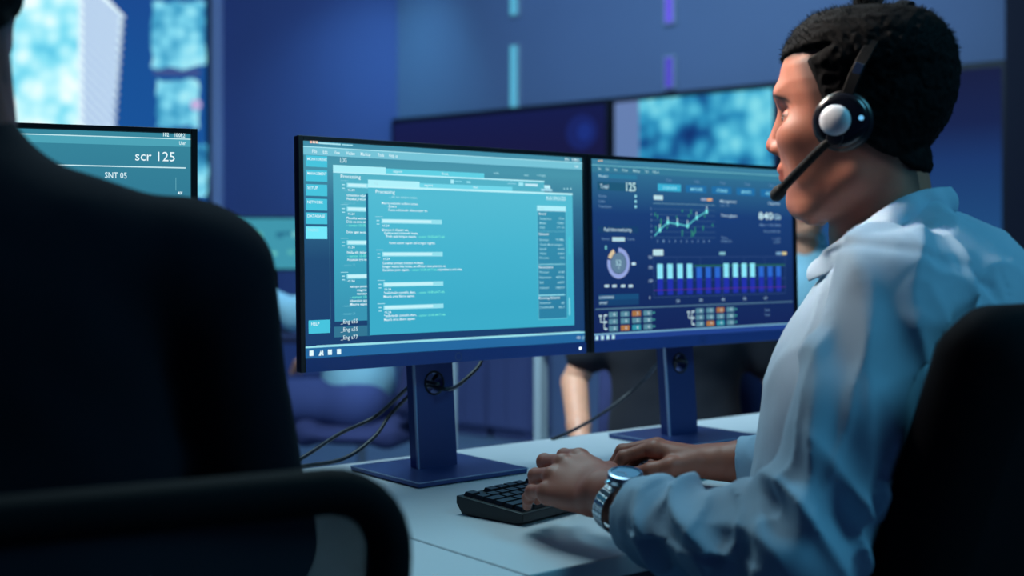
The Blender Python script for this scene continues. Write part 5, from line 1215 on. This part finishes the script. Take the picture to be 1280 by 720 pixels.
# ================================================================== FURNITURE FURTHER BACK
def table(x0, x1, y0, y1, h, label, legs, top=M['desk']):
    e = empty('table', ((x0+x1)/2, (y0+y1)/2, 0), label, 'table'); MB().box(((x0+x1)/2, (y0+y1)/2, h-.015), (x1-x0, y1-y0, .03)).build('tabletop', top, e, world=True, bevel=.003)
    for x, y in legs: MB().box((x, y, (h-.03)/2), (.030, .030, h-.03)).build('leg', M['deskleg'], e, world=True, bevel=.003)
    return e
l1 = at(563, 500, 3.83); l2 = at(676, 500, 3.49)
table(l1[0]-.02, l1[0]+.62, 1.09, 1.66, .835, 'high pale table with two pale legs showing below the desk monitors', [(l1[0], l1[1]), (l2[0], l2[1]), (l1[0]+.57, 1.62), (l1[0]+.57, 1.13)])
# far desk with a teal monitor
c = at(335, 300, 5.25); dt = empty('table', (c[0], c[1], 0), 'dark far desk carrying the small teal monitor', 'table')
xw = RX; yw = FWD
def obox(mb, c0, wx, wy, z0, z1): 
    ps = [c0+xw*a_*wx/2+yw*b_*wy/2 for a_, b_ in ((-1, -1), (1, -1), (1, 1), (-1, 1))]; mb.add([(p[0], p[1], z0) for p in ps]+[(p[0], p[1], z1) for p in ps], [(3, 2, 1, 0), (4, 5, 6, 7), (0, 1, 5, 4), (1, 2, 6, 5), (2, 3, 7, 6), (3, 0, 4, 7)])
base = np.array([c[0], c[1], 0]); tt = base-RX*.05
mb = MB(); obox(mb, tt, 1.5, .55, .71, .74); mb.build('tabletop', pmat('dark_laminate', C(44, 50, 86), .5), dt, world=True, bevel=.003)
for a_, b_ in ((-1, -1), (1, -1), (1, 1), (-1, 1)): mb = MB(); obox(mb, tt+xw*a_*.7+yw*b_*.24, .05, .05, 0, .71); mb.build('leg', M['deskleg'], dt, world=True)
fm = empty('monitor', tuple(base+UP*.74), 'small blurred teal monitor on the far desk, beside the black suit shoulder', 'monitor')
mb = MB(); obox(mb, base, .62, .03, 1.0, 1.235); 
A_ = base-RX*.30; mb = MB(); wallbox(mb, -.01, .50, .995, 1.225, -.03, 0, A=A_, D=RX, N=-FWD); mb.build('casing', M['blackplastic'], fm, world=True, bevel=.004)
s = Screen(A_+UP*1.005-FWD*.0005, RX, UP, -FWD); s.rect(0, 0, .49, .212, emat((64, 150, 172)), 0)
for i in range(26):
    u, v = random.uniform(.02, .44), random.uniform(.02, .17); s.rect(u, v, u+random.uniform(.01, .05), v+random.uniform(.008, .03), emat(random.choice([(120, 200, 205), (120, 215, 200), (150, 190, 220), (90, 180, 180), (40, 110, 140)])), 1+i % 4)
s.build(fm); mb = MB(); obox(mb, base+yw*.04, .06, .02, .75, 1.10); mb.build('stand', M['blackplastic'], fm, world=True); mb = MB(); obox(mb, base+yw*.02, .22, .18, .7405, .75); mb.build('stand_base', M['blackplastic'], fm, world=True)
# low cabinets along the back wall
cabm = pmat('blue_grey_cabinet', C(100, 104, 150), .6)
for i, (pa, pc) in enumerate(((588, 640), (641, 692))):
    u0 = wc(wallhit(pa, 400))[0]; u1 = wc(wallhit(pc, 400))[0]-.01; q = WA+wd*(u0+u1)/2+wn*.25
    e = empty('cabinet', (q[0], q[1], 0), ['low blue cabinet against the back wall, the one nearer the pillar panel', 'low blue cabinet against the back wall, the one nearer the table leg'][i], 'cabinet')
    mb = MB(); wallbox(mb, u0, u1, .06, .80, .02, .22); mb.build('carcass', cabm, e, world=True, bevel=.004)
    mb = MB(); wallbox(mb, u0+.02, u1-.02, 0, .06, .04, .20); mb.build('plinth', cabm, e, world=True)
    mid = (u0+u1)/2
    for a_, b_ in ((u0+.01, mid-.003), (mid+.003, u1-.01)):
        mb = MB(); wallbox(mb, a_, b_, .07, .79, .2205, .238); dr = mb.build('door', cabm, e, world=True, bevel=.002)
        mb = MB(); wallbox(mb, a_+.03 if a_ > mid else b_-.05, a_+.05 if a_ > mid else b_-.03, .5, .62, .2385, .255); hd_ = mb.build('handle', M['deskleg'], dr); hd_.location = -e.location

# ================================================================== LIGHT
def area(name, loc, target, size, power, col, sy=None):
    l = bpy.data.lights.new(name, 'AREA'); l.energy = power; l.color = col[:3]; l.size = size
    if sy: l.shape = 'RECTANGLE'; l.size_y = sy
    o = bpy.data.objects.new(name, l); COL.objects.link(o); o.location = loc; d = Vector(target)-Vector(loc); o.rotation_euler = d.to_track_quat('-Z', 'Y').to_euler(); return o
wd_ = bpy.data.worlds.new('world'); SC.world = wd_; wd_.use_nodes = True; wd_.node_tree.nodes['Background'].inputs[0].default_value = (.05, .09, .28, 1); wd_.node_tree.nodes['Background'].inputs[1].default_value = .25
CY_ = (.45, .85, 1.0); BL = (.22, .42, 1.0)
area('unseen_light_desk', (.45, .45, 2.6), (.3, -.3, .74), .9, 23, (.58, .90, 1.0))
fl_ = area('face_fill_light', tuple(cam2w(-.45, 1.7, 2.2)), tuple(Hc+HF*.06+UP*.05), .30, 1.25, (1.0, .90, .80)); fl_.data.spread = R(20)  # unseen narrow fill, added to warm and brighten the face
area('unseen_light_back', tuple(cam2w(1.35, .75, 2.35)), tuple(Mx+UP*1.0), .6, 15, (.16, .70, 1.0))
pw = (WA+WB)/2
area('wall_washer', tuple(pw+wn*2.2+UP*3.2), tuple(pw+UP*1.9), 3.2, 13, (.25, .68, 1.0), 1.0)
area('pillar_washer', tuple(cam2w(-.6, 6.0, 3.2)), tuple(cam2w(-1.5, 8.0, 1.6)), 1.2, 8, (.20, .40, 1.0))
q_ = area('pillar_edge_fill', tuple(cam2w(-.78, 7.2, 3.1)), tuple(cam2w(-.88, 8.0, 1.5)), .3, 3.0, (.25, .72, 1.0)); q_.data.spread = R(80)  # unseen fill added to brighten the pillar towards its edge
q_ = area('table_leg_fill', tuple(cam2w(-.5, 2.3, 2.9)), tuple(cam2w(.1, 3.7, .6)), .6, 16, (.62, .88, 1.0)); q_.data.spread = R(70)  # unseen fill added to lift the table legs and colleagues
area('floor_fill_blue', tuple(cam2w(0, 5.0, 3.2)), tuple(cam2w(-.1, 6.9, 0)), 2.5, 80, (.42, .70, 1.0))  # unseen overhead fill added to brighten the far floor and lower wall
for o in bpy.data.objects:
    if o.type == 'LIGHT': o['label'] = 'unseen area light'
for o in bpy.data.objects:
    if o.type == 'LIGHT' and 'label' in o: del o['label']
